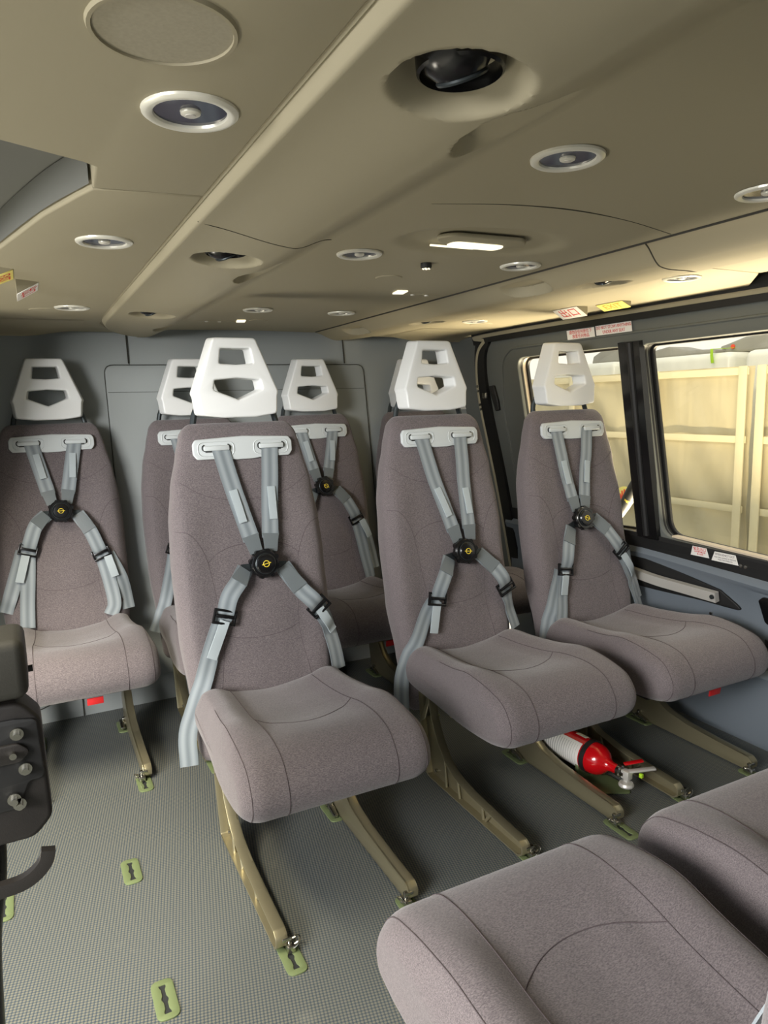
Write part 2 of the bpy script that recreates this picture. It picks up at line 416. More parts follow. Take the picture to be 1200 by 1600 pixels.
ceiling = struct(new_obj('ceiling', box(0, -.8, 1.463, 2.2, 3.8, .03), M['skirt'], smooth=False))
def cz(x, y): return 1.405+.003*math.cos(x/.3*math.pi/2)
cden = [(-.012, -.73, .16, .10)]
def czf(x, y):
    z = cz(x, y); q = ((x+.0)/.19)**2+((y+.71)/.115)**2
    return z+.010*smooth(1.0, .55, q)
cp = new_obj('center_panel', ceil_patch(lin(-.297, .297, 80), lin(-2.6, .96, 240), czf), M['ceil'], ceiling)
for sx in (-1, 1):
    N = 84; ys = lin(-1.75, .945, 640); vs = []; 
    for y in ys:
        o = duct_outer(y)
        for i in range(N):
            ax = .295+(o-.295)*i/(N-1)
            x = sx*ax; zz = duct_z(ax, y); vs.append((x, y, zz+dent(x, y, zz)))
    fs = [(j*N+i, j*N+i+1, (j+1)*N+i+1, (j+1)*N+i) for j in range(len(ys)-1) for i in range(N-1)]
    me = pydata(vs, fs if sx < 0 else [f[::-1] for f in fs])
    new_obj('side_duct', me, M['ceil'], ceiling)
    new_obj('panel_gap', tube([(sx*.2955, y, 1.4045) for y in lin(-2.6, .93, 30)], .0012 if sx < 0 else .003, 6), M['ceil'] if sx < 0 else M['ceilgap'], ceiling)
    new_obj('duct_lip', tube([(sx*(duct_outer(y)+.002), y, 1.3955) for y in lin(-1.75, .93, 200)], .0035, 8), M['ceil'], ceiling)
    # outboard panels: front and rear plates around the door-head recess
    zb = 1.392
    fr = [(.579, -2.6), (1.05, -2.6), (1.05, -1.125), (.738, -.972), (.724, -.960), (.719, -.872), (.579, -.886)]
    rr_ = [(.579, -.883), (.719, -.869), (.735, -.825), (.775, -.70), (.84, -.43), (.90, -.12), (.965, .12), (.99, .20), (.99, .96), (.45, .96), (.49, .90), (.54, .80), (.565, .68), (.576, .50)]
    for nm, poly in (('outboard_panel', fr), ('outboard_panel', rr_)):
        if sx > 0:
            poly = [(.579, -2.6), (1.02, -2.6), (1.02, -.90), (.812, -.80), (.80, -.79), (.795, -.722), (.579, -.730)] if poly is fr else \
                   [(.579, -.727), (.795, -.719), (.815, -.705), (.975, -.56), (.985, -.50), (.985, .96), (.45, .96), (.49, .90), (.54, .80), (.565, .68), (.576, .50)]
        lp = [(sx*a, b) for a, b in poly]
        new_obj(nm, extrude2d([lp], .05, .004, 2, lambda x, y, z: (x, y, zb+.025+z)), M['ceil'], ceiling)
    # grey skirt on the far side of the recess
    if sx < 0:
        sk = [(-.722, -.868), (-.775, -.705), (-.84, -.435), (-.90, -.125), (-.965, .115)]
        pts = catmull([(a, b, 0) for a, b in sk], 8); vs = []
        for p in pts: vs += [(p.x-.001, p.y-.0035, 1.398), (p.x-.001, p.y-.0035, 1.446)]
        new_obj('recess_skirt', pydata(vs, [(2*i, 2*i+2, 2*i+3, 2*i+1) for i in range(len(pts)-1)]), M['skirt'], ceiling)
    # coved end of the headliner against the bulkhead
    cv = []
    xs = lin(.62, 1.1, 12)
    for t in range(9):
        a = t/8*math.pi/2
        for x in xs: cv.append((sx*x, .60+.33*math.sin(a), 1.391-.02*(1-math.cos(a))*smooth(.62, .8, x)))
    nx = len(xs)
    new_obj('headliner_cove', recalc(pydata(cv, [(j*nx+i, j*nx+i+1, (j+1)*nx+i+1, (j+1)*nx+i) for j in range(8) for i in range(nx-1)])), M['ceil'], ceiling)
# split lines across the panels
def cline(pts, r=.0016, m='ceilgap'): new_obj('panel_gap', tube(catmull(pts, 6), r, 6), M[m], ceiling)
dl_ = lambda P: [(x, y, duct_z(abs(x), y)-.0002) for x, y in P]
cline(dl_([(-.297+(-.27)*t, -.66-.13*t) for t in lin(0, 1, 14)]), .0007)
cline([(-.24, -.92, 1.4068), (-.12, -.955, 1.4078), (0, -.965, 1.4078), (.14, -.945, 1.4078), (.288, -.905, 1.4055)], .0012)
cline(dl_([(.297+.27*t, -.835+.15*t-.045*t*t) for t in lin(0, 1, 14)]), .0016)

# left side: the doorway the camera looks in through
def prof_x(z): return 1.15 if z < .42 else 1.235-.185*z+.0027
def side_wall(name, sx, y0, y1, z0, z1, m, th=.05):
    vs = []; zs = lin(z0, z1, 16)
    for z in zs: vs += [(sx*(prof_x(z)+.015), y0, z), (sx*(prof_x(z)+.015), y1, z), (sx*(prof_x(z)+.015+th), y1, z), (sx*(prof_x(z)+.015+th), y0, z)]
    fs = []
    for i in range(len(zs)-1):
        for k in range(4):
            l = (k+1) % 4; fs.append((4*i+k, 4*i+l, 4*i+4+l, 4*i+4+k))
    fs += [(0, 1, 2, 3), tuple(4*(len(zs)-1)+k for k in range(4))]
    return new_obj(name, recalc(pydata(vs, fs)), m, smooth=False)
wl = struct(side_wall('wall_left', -1, .38, 1.0, 0, WTOP, M['frame']))
hd = side_wall('door_head', -1, -2.7, .38, 1.40, WTOP, M['frame']); hd.parent = wl
sl_ = side_wall('front_post', -1, -2.7, -2.35, 0, 1.40, M['frame']); sl_.parent = wl

# right side: sliding door with two windows, lower panel, seal
wfn = lambda y, z, d: (1.235-.185*z+d, y, z)        # door plane; d grows outward
wr = struct(side_wall('wall_right', 1, .775, 1.0, 0, WTOP, M['frame']))
w2 = side_wall('door_head', 1, -2.7, .80, 1.372, WTOP, M['frame'], .05); w2.parent = wr
w3 = side_wall('front_post', 1, -2.7, -1.62, 0, 1.372, M['frame']); w3.parent = wr
door = empty('door_1', (1.1, -.4, 0)); struct(door)
def dchild(name, me, m, parent=None):
    o = new_obj(name, me, m)
    o.parent = parent or door; o.matrix_parent_inverse = Matrix.Translation((-1.1, .4, 0)); return o
def dsub(name, me, m, parent):
    o = new_obj(name, me, m); o.parent = parent; return o
outer = rpoly([(-1.6, .571), (-1.6, 1.356), (.665, 1.356), (.728, 1.27), (.727, 1.12), (.715, .83), (.70, .571)], [.02, .05, .06, .05, .05, .05, .02], 6)
w1 = rpoly([(.505, .60), (.505, 1.272), (-.085, 1.272), (-.062, .622)][::1], [.03, .05, .03, .03], 6)
w2p = rpoly([(-.158, 1.272), (-.162, .622), (-1.15, .58), (-1.15, 1.276)], [.03, .06, .05, .05], 6)
dchild('door_panel', extrude2d([outer, w1, w2p], .03, .004, 2, lambda a, b, d: wfn(a, b, .015+d)), M['frame'])
# raised rib round the windows
rib = rpoly([(-1.5, .59), (-1.5, 1.315), (.53, 1.312), (.60, 1.27), (.64, 1.06), (.62, .60)], [.05, .05, .09, .09, .06, .05], 6)
dchild('window_rib', tube([wfn(a, b, 0) for a, b in rib], .005, 8, closed=True), M['frame'])
# black band under the windows
dchild('sill_strip', extrude2d([rpoly([(.69, .572), (.69, .622), (-.093, .622), (-1.6, .58), (-1.6, .50)], .004)], .008, .002, 1, lambda a, b, d: wfn(a, b, -.006+d)), M['blackm'])
# weather seal
seal = [(-1.62, 1.384), (.575, 1.385), (.690, 1.364), (.745, 1.285), (.762, 1.12), (.742, .889), (.728, .712), (.722, .44), (.72, .05)]
sp = catmull([wfn(a, b, .0) for a, b in seal], 8)
dchild('door_seal', ribbon(sp, .060, [(-1, 0, -.185)]*len(sp), .03, [.070]*len(sp)), M['rubber'])
sp2 = catmull([wfn(a, b, -.002) for a, b in [(-1.62, 1.375), (.57, 1.38), (.69, 1.355), (.765, 1.285), (.795, 1.12), (.78, .889), (.766, .712), (.758, .44), (.755, .05)]], 8)
jm = new_obj('seal_surround', tube(sp2, .016, 10), M['ceil']); jm.parent = wr
# lower blue-grey panel, swept profile with a ledge
lp = [(1.128, .575), (1.116, .562), (1.112, .548), (1.118, .535), (1.133, .50), (1.148, .43), (1.150, .36), (1.152, .26), (1.135, .245), (1.132, .235), (1.150, .20), (1.150, .09), (1.150, .0)]
vs = []; ys = lin(.735, -1.6, 24)
for y in ys:
    for x, z in lp: vs.append((x, y, z*(1-.05*max(0, (-.09-y))/.5) if z > .5 else z))
k = len(lp)
dchild('lower_panel', recalc(pydata(vs, [(j*k+i, j*k+i+1, (j+1)*k+i+1, (j+1)*k+i) for j in range(len(ys)-1) for i in range(k-1)])), M['lower'])
pfn = lambda a, b, d: (1.2325-.185*b-.008+d, a, b)
pk = dchild('handle_recess', extrude2d([rpoly([(.02, .555), (-.11, .528), (-.22, .511), (-.394, .480), (-.482, .425), (-.315, .425), (-.124, .417), (.02, .415)], .012)], .012, .003, 2, pfn), M['blackm'])
hb = catmull([pfn(a, b, -.022) for a, b in [(.03, .475), (-.05, .470), (-.15, .462), (-.27, .460), (-.395, .458)]], 8)
hv = ribbon(hb, .034, [(-1, 0, -.2)]*len(hb), .018)
hd_ = dchild('door_handle', hv, M['alu'])
dchild('handle_bolt', xf(lathe([(0, 0), (.0075, 0), (.0075, .006), (0, .006)], 16), Matrix.Translation(pfn(-.385, .4585, -.037)) @ Matrix.Rotation(math.pi/2, 4, 'Y')), M['bar'])
dchild('panel_screw', xf(lathe([(0, -.003), (.005, -.003), (.005, .003), (0, .003)], 14), Matrix.Translation((1.145, -.354, .389)) @ Matrix.Rotation(math.pi/2, 4, 'Y')), M['steel'])
dchild('latch_recess', extrude2d([rpoly([(-.528, .478), (-.545, .492), (-.70, .49), (-.70, .40), (-.60, .38), (-.545, .41)], .012)], .012, .003, 2, pfn), M['black'])
dchild('latch_lever', box(1.145, -.575, .335, .012, .05, .05, .004), M['steel'])
for yy, zz in ((-.476, .578), (-.492, .577)): dchild('sill_screw', xf(lathe([(0, 0), (.0055, 0), (.0055, .004), (0, .005)], 12), Matrix.Translation(wfn(yy, zz, -.010)) @ Matrix.Rotation(-math.pi/2, 4, 'Y')), M['steel'])
# interior latch by the rear edge of the door
dchild('pull_cup', extrude2d([rpoly([(.69, 1.055), (.715, 1.165), (.675, 1.168), (.662, 1.10), (.662, 1.06)], .008)], .014, .004, 2, lambda a, b, d: wfn(a, b, -.006+d)), M['blackm'])
dchild('latch_tongue', box(1.005, .733, 1.125, .012, .03, .025, .002), M['steel'])
for z in (1.165, 1.145, 1.085, 1.065): dchild('latch_screw', xf(lathe([(0, 0), (.006, 0), (.006, .004), (0, .004)], 10), Matrix.Translation((1.195-.185*z-.0, .755, z)) @ Matrix.Rotation(-math.pi/2, 4, 'Y')), M['steel'])

def inset_poly(poly, d):
    n = len(poly); ar = sum(poly[i-1][0]*poly[i][1]-poly[i][0]*poly[i-1][1] for i in range(n)); sg = 1 if ar > 0 else -1; out = []
    for i in range(n):
        t = Vector(poly[(i+1) % n])-Vector(poly[i-1])
        if t.length < 1e-9: continue
        t.normalize(); out.append(tuple(Vector(poly[i])+Vector((-t.y, t.x))*sg*d))
    return out
def window(name, poly, y0, jm):
    w = empty(name, (1.1, y0, 0)); struct(w)
    def ch(n, me, m):
        o = new_obj(n, me, m); o.parent = w; o.matrix_parent_inverse = Matrix.Translation((-1.1, -y0, 0)); return o
    ip = lambda d: inset_poly(poly, d)
    ch('window_frame', extrude2d([ip(-.012), ip(.006)], .012, .002, 1, lambda a, b, d: wfn(a, b, .052+d)), M['rubber'])
    ch('window_jamb', extrude2d([ip(-.016), ip(-.003)], .030, .002, 1, lambda a, b, d: wfn(a, b, .036+d)), M[jm])
    ch('window_gasket', extrude2d([ip(-.012), ip(.001)], .010, .002, 1, lambda a, b, d: wfn(a, b, .020+d)), M['rubber'])
    ch('glass_pane', extrude2d([ip(.001)], .003, 0, 1, lambda a, b, d: wfn(a, b, .052+d)), M['glass'])
window('window_1', w1, .2, 'jamb'); window('window_2', w2p, -.6, 'rubber')
dchild('sill_jamb', ribbon([wfn(-.20, .6255, .022), wfn(-1.14, .586, .022)], .030, [(0, 0, 1)]*2, .006), M['jamb'])
# bright post between the windows
pp = [wfn(-.122, 1.285, -.006), wfn(-.117, .95, -.008), wfn(-.112, .61, -.006)]
dchild('window_post', ribbon(catmull(pp, 6), .092, [(-1, 0, -.2)]*13, .024), M['black'])
dchild('post_rib', tube(catmull([wfn(-.128, 1.28, -.018), wfn(-.112, .62, -.018)], 6), .012, 10), M['blackm'])

# ------------------------------------------------------------ stickers
def sticker(name, base, quad_fn, outline, m, lines, label, parts=None):
    """quad_fn maps (u,v,d) -> 3D, d toward the viewer"""
    root = new_obj(name, extrude2d([outline], .0012, 0, 1, lambda a, b, d: quad_fn(a, b, d)), m, smooth=False)
    tag(root, label, 'sticker')
    for (body, size, u, v, tm, sq) in lines:
        new_obj('lettering', text_mesh(body, size, lambda a, b, d: quad_fn(u+a, v+b, .0012+d), squeeze=sq), tm, root, smooth=False)
    return root
# on the door head (viewer's left-to-right is -y)
dq = lambda yc, zc, off: (lambda u, v, d: wfn(yc-u, zc+v, off-d))
sticker('warning_sticker', None, dq(.107, 1.331, -.0055), [(-.071, -.016), (.07, -.0165), (.07, .016), (-.071, .0165)], M['white'],
        [('請勿在任何座位下', .0145, 0, .0072, M['redtext'], 1.0), ('放置任何物品', .0145, 0, -.0078, M['redtext'], 1.0)], 'white sticker with two rows of red Chinese characters above the rear window')
sticker('warning_sticker', None, dq(-.053, 1.333, -.0055), [(-.083, -.0165), (.081, -.0165), (.081, .016), (-.083, .016)], M['white'],
        [('DO NOT STOW ANYTHING', .0150, 0, .0073, M['redtext'], .84), ('UNDER ANY SEAT', .0150, 0, -.0078, M['redtext'], .84)], 'white sticker reading DO NOT STOW ANYTHING UNDER ANY SEAT')
sticker('emergency_sticker', None, dq(-.327, .5965, -.0115), [(-.038, -.0165), (.034, -.0165), (.026, .0155), (-.027, .0155)], M['white'],
        [('緊急出口', .0125, 0, .0078, M['redtext'], 1.0), ('向外推門應急窗', .0062, 0, -.0018, M['redtext'], 1.0), ('把手向外', .0062, 0, -.0095, M['redtext'], 1.0)], 'small white sticker with red Chinese characters on the black sill strip')
sticker('emergency_sticker', None, dq(-.421, .5925, -.0115), [(-.052, -.0165), (.046, -.0165), (.038, .0155), (-.037, .0155)], M['white'],
        [('EMERGENCY EXIT', .0102, 0, .0075, M['greytext'], .86), ('PULL THE HANDLE TO REMOVE', .0062, 0, -.0022, M['greytext'], .88), ('PUSH THE WINDOW', .0062, 0, -.0095, M['greytext'], .9)], 'small white sticker reading EMERGENCY EXIT on the black sill strip')
# exit signs on the headliner, right and left
def cq(cx, cy, z, ang, tilt=0.0):
    c, s = math.cos(ang), math.sin(ang)
    return lambda u, v, d: (cx+u*c-v*s, cy+u*s+v*c, z-d-tilt*v)
def csign(sx, xc, yc, th, w, h, m, txt, tm, size, label):
    """wedge housing under the headliner, its face sloping down and outward"""
    zc = 1.3925-math.sin(th)*h/2-.0015
    r = empty('exit_sign', (sx*xc, yc, zc)); tag(r, label, 'exit sign')
    n = Vector((-sx*math.sin(th), 0, -math.cos(th)))              # face normal, toward the cabin
    u = Vector((0, -sx, 0)); v = Vector((-sx*math.cos(th), 0, math.sin(th)))
    q = lambda a, b, d: u*a+v*b+n*d
    a, b, z1 = w/2, h/2, 1.397-zc
    c = [q(-a, -b, 0), q(a, -b, 0), q(a, b, 0), q(-a, b, 0)]
    t = [Vector((p.x, p.y, z1)) for p in c]; t[0].y += sx*.03; t[3].y += sx*.03
    new_obj('housing', recalc(pydata(c+t, [(0, 1, 2, 3), (4, 5, 6, 7), (0, 1, 5, 4), (1, 2, 6, 5), (2, 3, 7, 6), (3, 0, 4, 7)])), M['ceil'], r, smooth=False)
    pl = new_obj('sign_plate', extrude2d([[(-a, -b), (a, -b), (a, b), (-a, b)]], .001, 0, 1, lambda x, y, d: q(x, y, .0007+d)), m, r, smooth=False)
    new_obj('lettering', text_mesh(txt, size, lambda x, y, d: q(x, y, .0014+d)), tm, pl, smooth=False)
csign(1, .790, -.055, .54, .115, .052, M['white'], '出口', M['redtext'], .044, 'white exit sign with red Chinese characters on the right headliner')
csign(1, .835, -.200, .43, .111, .040, M['yel_label'], 'EXIT', M['paletext'], .036, 'yellow EXIT sign on the right headliner')
csign(-1, .790, -.055, .54, .115, .052, M['white'], '出口', M['redtext'], .044, 'white exit sign with red Chinese characters on the left headliner')
csign(-1, .835, -.200, .43, .111, .040, M['yel_label'], 'EXIT', M['redtext'], .036, 'yellow EXIT sign on the left headliner')
# placard on the bulkhead
pq = lambda u, v, d: (1.005+u, by(1.19+v)-.003-d, 1.19+v)
sticker('safety_placard', None, pq, [(-.05, -.125), (.055, -.125), (.045, .125), (-.05, .125)], M['white'],
        [('NOTICE', .017, 0, .10, M['redtext'], .9), ('EXIT', .017, 0, .08, M['redtext'], .9), ('DOOR', .017, .0, .05, M['redtext'], .9), ('注意', .016, 0, .025, M['redtext'], .9), ('OPEN', .015, .0, .005, M['redtext'], .9)], 'tall white placard with red lettering on the rear bulkhead')

# ------------------------------------------------------------ ceiling fittings
LIGHT = {}
def light_parts(root):
    ring = lathe([(.0345, .002), (.0355, -.0015), (.039, -.0032), (.043, -.003), (.046, -.0008), (.0465, .002), (.0345, .004)], 40)
    lens = lathe([(0, .0012), (.018, .0014), (.036, .001), (.036, .006), (0, .008)], 40)
    knob = lathe([(0, -.0028), (.007, -.0026), (.0095, -.0012), (.010, .001), (.010, .006), (0, .006)], 24)
    cupm = lathe([(0, -.0034), (.005, -.0032), (.0055, -.0025), (0, -.0025)], 20)
    if not LIGHT: LIGHT.update(ring=ring, lens=lens, knob=knob, cup=cupm)
    new_obj('bezel', LIGHT['ring'], M['lightring'], root); new_obj('reflector', LIGHT['lens'], M['lightglass'], root)
    k_ = new_obj('bulb_cap', LIGHT['knob'], M['lightring'], root); new_obj('bulb', LIGHT['cup'], M['alu'], k_)
LZ = 1.3905
lights = [(-.655, -1.165, LZ, 'large round ceiling light nearest the camera, beside the speaker grille'),
          (-.675, -.565, LZ, 'round ceiling light on the left headliner above the left rear seat'),
          (-.675, .30, LZ, 'small round ceiling light at the rear left corner of the headliner'),
          (.66, -.61, LZ, 'round ceiling light over the right door, brightly lit by the window'),
          (.685, .335, LZ, 'round ceiling light at the rear right, beyond the white exit sign'),
          (-.19, -.55, 1.404, 'round ceiling light left of the dome lamp'), (.212, -.55, 1.404, 'round ceiling light right of the dome lamp, before the panel seam'),
          (-.187, -1.165, 1.404, 'bright chrome ceiling light beside the big air vent'), (.205, -1.16, 1.404, 'ceiling light cut by the right edge of the view'),
          (-.137, .322, 1.404, 'small ceiling light left in the pair near the bulkhead'), (.153, .333, 1.404, 'small ceiling light right in the pair near the bulkhead')]
for x, y, z, lb in lights:
    r = empty('ceiling_light', (x, y, z)); light_parts(r); tag(r, lb, 'ceiling light', 'round ceiling lights')
# gasper air vents
def vent(x, y, label, full):
    r = empty('air_vent', (x, y, 1.377)); tag(r, label, 'air vent', 'air vents in the ducts')
    sock = lathe([(.040, .030), (.0385, .012), (.036, .010), (.035, .016), (.034, .03)], 32)
    new_obj('socket', sock, M['black'], r)
    ball = xf(lathe([(.012, .0), (.013, -.004), (.020, -.006), (.023, -.003), (.031, .006), (.034, .018), (.030, .032), (0, .04)], 32), Matrix.Rotation(-.5, 4, 'Y') @ Matrix.Rotation(.3, 4, 'X'))
    me = xf(ball, Matrix.Translation((0, 0, .014)))
    b = new_obj('nozzle', me, M['black'], r)
    t = xf(tube([(.0215*math.cos(a), .0215*math.sin(a), -.005) for a in lin(0, 2*math.pi*(31/32), 32)], .0022, 6, closed=True), Matrix.Translation((0, 0, .014)) @ Matrix.Rotation(-.5, 4, 'Y') @ Matrix.Rotation(.3, 4, 'X'))
    new_obj('nozzle_rim', t, M['bar'], b)
vent(-.462, -1.345, 'black ball air vent in the left duct nearest the camera', True)
vent(-.462, -.55, 'air vent in the left duct, middle of its row', True)
vent(-.462, .30, 'farthest air vent in the left duct near the bulkhead', True)
vent(.462, -.55, 'air vent in the right duct above the white exit sign', True)
vent(.462, .30, 'farthest air vent in the right duct near the bulkhead', True)
# speaker
r = empty('speaker_grille', (-.705, -1.31, 1.392)); tag(r, 'large round cloth speaker grille at the top left of the ceiling', 'speaker')
new_obj('rim', lathe([(.051, .002), (.052, -.003), (.055, -.003), (.057, .002)], 40), M['ceil'], r)
new_obj('cloth', lathe([(0, -.001), (.0515, -.001), (.0515, .003), (0, .003)], 40), M['grille'], r)
# blank discs
for x, y, z, rx, lb in ((.0, -.31, 1.4075, .034, 'flat round blanking disc behind the dome lamp'), (-.045, .62, 1.4075, .034, 'flat round blanking disc near the bulkhead'), (-.74, .37, 1.392, .045, 'flat round blanking disc at the rear left of the headliner'), (.77, .42, 1.392, .045, 'flat round blanking disc at the rear right of the headliner')):
    o = new_obj('blanking_disc', lathe([(0, -.0015), (rx-.003, -.0015), (rx, .001), (0, .002)], 36), M['ceil']); o.location = (x, y, z); tag(o, lb, 'cover disc')
# dome lamp
dl = empty('dome_lamp', (0, -.715, 1.415)); tag(dl, 'oval dome lamp pod with a lit pill lens in the ceiling centre', 'lamp')
new_obj('pod', extrude2d([rpoly([(-.085, -.03), (.07, -.035), (.10, .0), (.07, .035), (-.08, .035), (-.11, .0)], .03)], .008, .003, 2, lambda x, y, z: (x, y, z-.004)), M['ceil'], dl)
new_obj('lens', extrude2d([rpoly([(-.060, -.020), (.060, -.020), (.060, .020), (-.060, .020)], .020, 8)], .006, .002, 2, lambda x, y, z: (x-.004, y+.026, z-.008)), M['lit'], dl)
new_obj('lit_slot', box(-.035, .062, -.0055, .10, .004, .003), M['lit'], dl)
# small black loudspeaker-like sensor with bright dots
sn = empty('cabin_sensor', (-.004, -.497, 1.406)); tag(sn, 'small black round sensor with a ring of bright dots under the ceiling', 'sensor')
new_obj('housing', lathe([(0, -.010), (.0105, -.0095), (.0125, -.006), (.012, .003), (0, .003)], 24), M['blackm'], sn)
for a in range(6): new_obj('led', xf(lathe([(0, -.0115), (.0026, -.0105), (.0026, -.009), (0, -.009)], 8), Matrix.Translation((.0072*math.cos(a), .0072*math.sin(a), 0))), M['lit'], sn)
new_obj('led', lathe([(0, -.0115), (.0026, -.0105), (.0026, -.009), (0, -.009)], 8), M['lit'], sn)
for x, y, lb in ((.13, -.125, 'slim lit indicator lamp among the switches behind the sensor'), (-.105, .63, 'slim lit indicator lamp close to the bulkhead')):
    q = empty('indicator_lamp', (x, y, 1.407)); tag(q, lb, 'indicator lamp')
    new_obj('lit_strip', xf(box(0, 0, -.002, .03, .05, .004, .001), Matrix.Rotation(-.2, 4, 'Z')), M['lit'], q)
    new_obj('switch_plate', extrude2d([rpoly([(-.075, -.018), (.075, -.018), (.075, .018), (-.075, .018)], .017, 6)], .003, .001, 1, lambda a, b, c: (a+(.085 if x > 0 else -.085), b+.03, c)), M['ceil'], q)
    for dx in (-.03, .015): new_obj('switch', xf(lathe([(0, -.005), (.006, -.004), (.007, .002), (0, .002)], 12), Matrix.Translation((dx+(.085 if x > 0 else -.085), .03, 0))), M['alu'], q)

# ------------------------------------------------------------ cabin seats
BW = [(.20, .188), (.35, .198), (.50, .210), (.70, .211), (.80, .206), (.90, .193), (.98, .174), (1.03, .162), (1.07, .150)]
BF = [(.20, -.150), (.36, -.128), (.50, -.100), (.70, -.062), (.90, -.026), (1.0, -.010), (1.07, .004)]
BT = [(.20, .085), (.50, .105), (.80, .10), (1.0, .075), (1.07, .06)]
BN = 4.2
def back_front(x, z):
    w = interp(BW, z); q = min(abs(x)/w, .985)
    th = interp(BT, z); yb = interp(BF, z)
    y = yb+th/2-(th/2)*(1-q**BN)**(1/BN)
    y += -.012*smooth(.45, .85, q)*(1-smooth(.85, 1.0, q))*smooth(.30, .42, z)*(1-smooth(.78, .92, z))
    y += -.006*math.exp(-((z-.56)/.1)**2)*(1-smooth(.3, .6, q))
    return y
def make_back():
    zs = lin(.215, 1.025, 46); secs = []
    for z in zs: secs.append((z, interp(BW, z), interp(BT, z), interp(BF, z), 1.0))
    # rounded top and bottom
    vs = []; NS = 72
    def ring(z, kx, kt):
        w = interp(BW, z)*kx
        for i in range(NS):
            a = 2*math.pi*i/NS; c, s = math.cos(a), math.sin(a)
            ex = 2/BN
            x = w*math.copysign(abs(c)**ex, c)
            q = abs(math.copysign(abs(c)**ex, c))
            th = interp(BT, z)
            if s < 0:
                yf = back_front(min(q, 1.0)*interp(BW, z)*.999, z) if q < .985 else interp(BF, z)+th/2-(th/2)*abs(s)**ex
                y = yf
            else: y = interp(BF, z)+th/2+(th/2)*abs(s)**ex
            mid = interp(BF, z)+th/2
            vs.append((x, mid+(y-mid)*kt, z))
    n = 0
    for k in range(5):
        a = (k+.3)/5*math.pi/2; ring(.215-.03*math.cos(a), .86+.14*math.sin(a), .25+.75*math.sin(a)); n += 1
    for z in zs: ring(z, 1, 1); n += 1
    for k in range(1, 9):
        a = k/8*math.pi/2; ring(1.025+.040*math.sin(a), .80+.20*math.cos(a)**.7 if k < 8 else .80, .12+.88*math.cos(a)); n += 1
    fs = [(j*NS+i, j*NS+(i+1) % NS, (j+1)*NS+(i+1) % NS, (j+1)*NS+i) for j in range(n-1) for i in range(NS)]
    fs += [tuple(range(NS))[::-1], tuple((n-1)*NS+i for i in range(NS))]
    return recalc(pydata(vs, fs))
def seam_back(pts, sub=10):
    P = catmull([(x, 0, z) for x, z in pts], sub)
    return tube([(p.x, back_front(p.x, p.z)+.0003, p.z) for p in P], .0008, 6)
# cushion: side profile swept across the width
CPROF = [(-.095, .35), (-.16, .372), (-.26, .378), (-.37, .389), (-.47, .409), (-.545, .417), (-.602, .404), (-.636, .368), (-.645, .330), (-.632, .298), (-.60, .280), (-.53, .268), (-.34, .262), (-.16, .265), (-.10, .29)]
CP = catmull([(y, z, 0) for y, z in CPROF], 6, closed=True); CP = [(p.x, p.y) for p in CP]
CCY, CCZ = -.36, .325
def cush_w(y): return .200+.018*smooth(-.2, -.5, y)
def cush_pt(u, i, off=0.0):
    """u in [-1,1] across, i profile index"""
    y, z = CP[i % len(CP)]
    a = abs(u); r = .24
    inset = 0.0
    if a > 1-r:
        s = (a-(1-r))/r; inset = .038*(1-math.sqrt(max(0, 1-s*s)))
    # normal-ish inward offset
    y0, z0 = CP[(i-1) % len(CP)]; y1, z1 = CP[(i+1) % len(CP)]
    ty, tz = y1-y0, z1-z0; l = math.hypot(ty, tz); ny, nz = -tz/l, ty/l     # candidate normal
    if (y-CCY)*ny+(z-CCZ)*nz < 0: ny, nz = -ny, -nz
    d = off-inset
    top = smooth(.33, .37, z)
    b = top*(.026*smooth(.40, .78, a)*(1-smooth(.9, 1.0, a))*smooth(-.58, -.42, y)*smooth(-.10, -.16, y) - .010*(1-smooth(.0, .55, a))*smooth(-.56, -.42, y))
    w = cush_w(y)
    return (u*w, y+ny*d, z+nz*d+b)
def make_cushion():
    us = [math.sin(t) for t in lin(-math.pi/2, math.pi/2, 61)]; us[0] = -1; us[-1] = 1
    n = len(CP); vs = []
    for u in us:
        for i in range(n): vs.append(cush_pt(u, i))
    fs = [(j*n+i, j*n+(i+1) % n, (j+1)*n+(i+1) % n, (j+1)*n+i) for j in range(len(us)-1) for i in range(n)]
    for e in (0, len(us)-1):
        ring = [Vector(vs[e*n+i]) for i in range(n)]; c = sum(ring, Vector())/n; prev = [e*n+i for i in range(n)]
        for k in (.66, .33):
            cur = []
            for p in ring: vs.append(tuple(c+(p-c)*k+Vector(((1 if e else -1)*.004*(1-k*k), 0, 0)))); cur.append(len(vs)-1)
            fs += [(prev[i], prev[(i+1) % n], cur[(i+1) % n], cur[i]) for i in range(n)]; prev = cur
        fs.append(tuple(prev))
    return recalc(pydata(vs, fs))
I0, I1 = 5, 6*11
def seam_cush_long(u, i0=6, i1=60): return tube([cush_pt(u, i, .0004) for i in range(i0, i1)], .0008, 6)
def seam_cush_cross():
    pts = []
    for u in lin(-.56, .56, 25):
        i = 20+3*(1-(u/.56)**2); a = int(math.floor(i)); f = i-a
        p = Vector(cush_pt(u, a, .0004)).lerp(Vector(cush_pt(u, a+1, .0004)), f); pts.append(p)
    return tube(pts, .0008, 6)

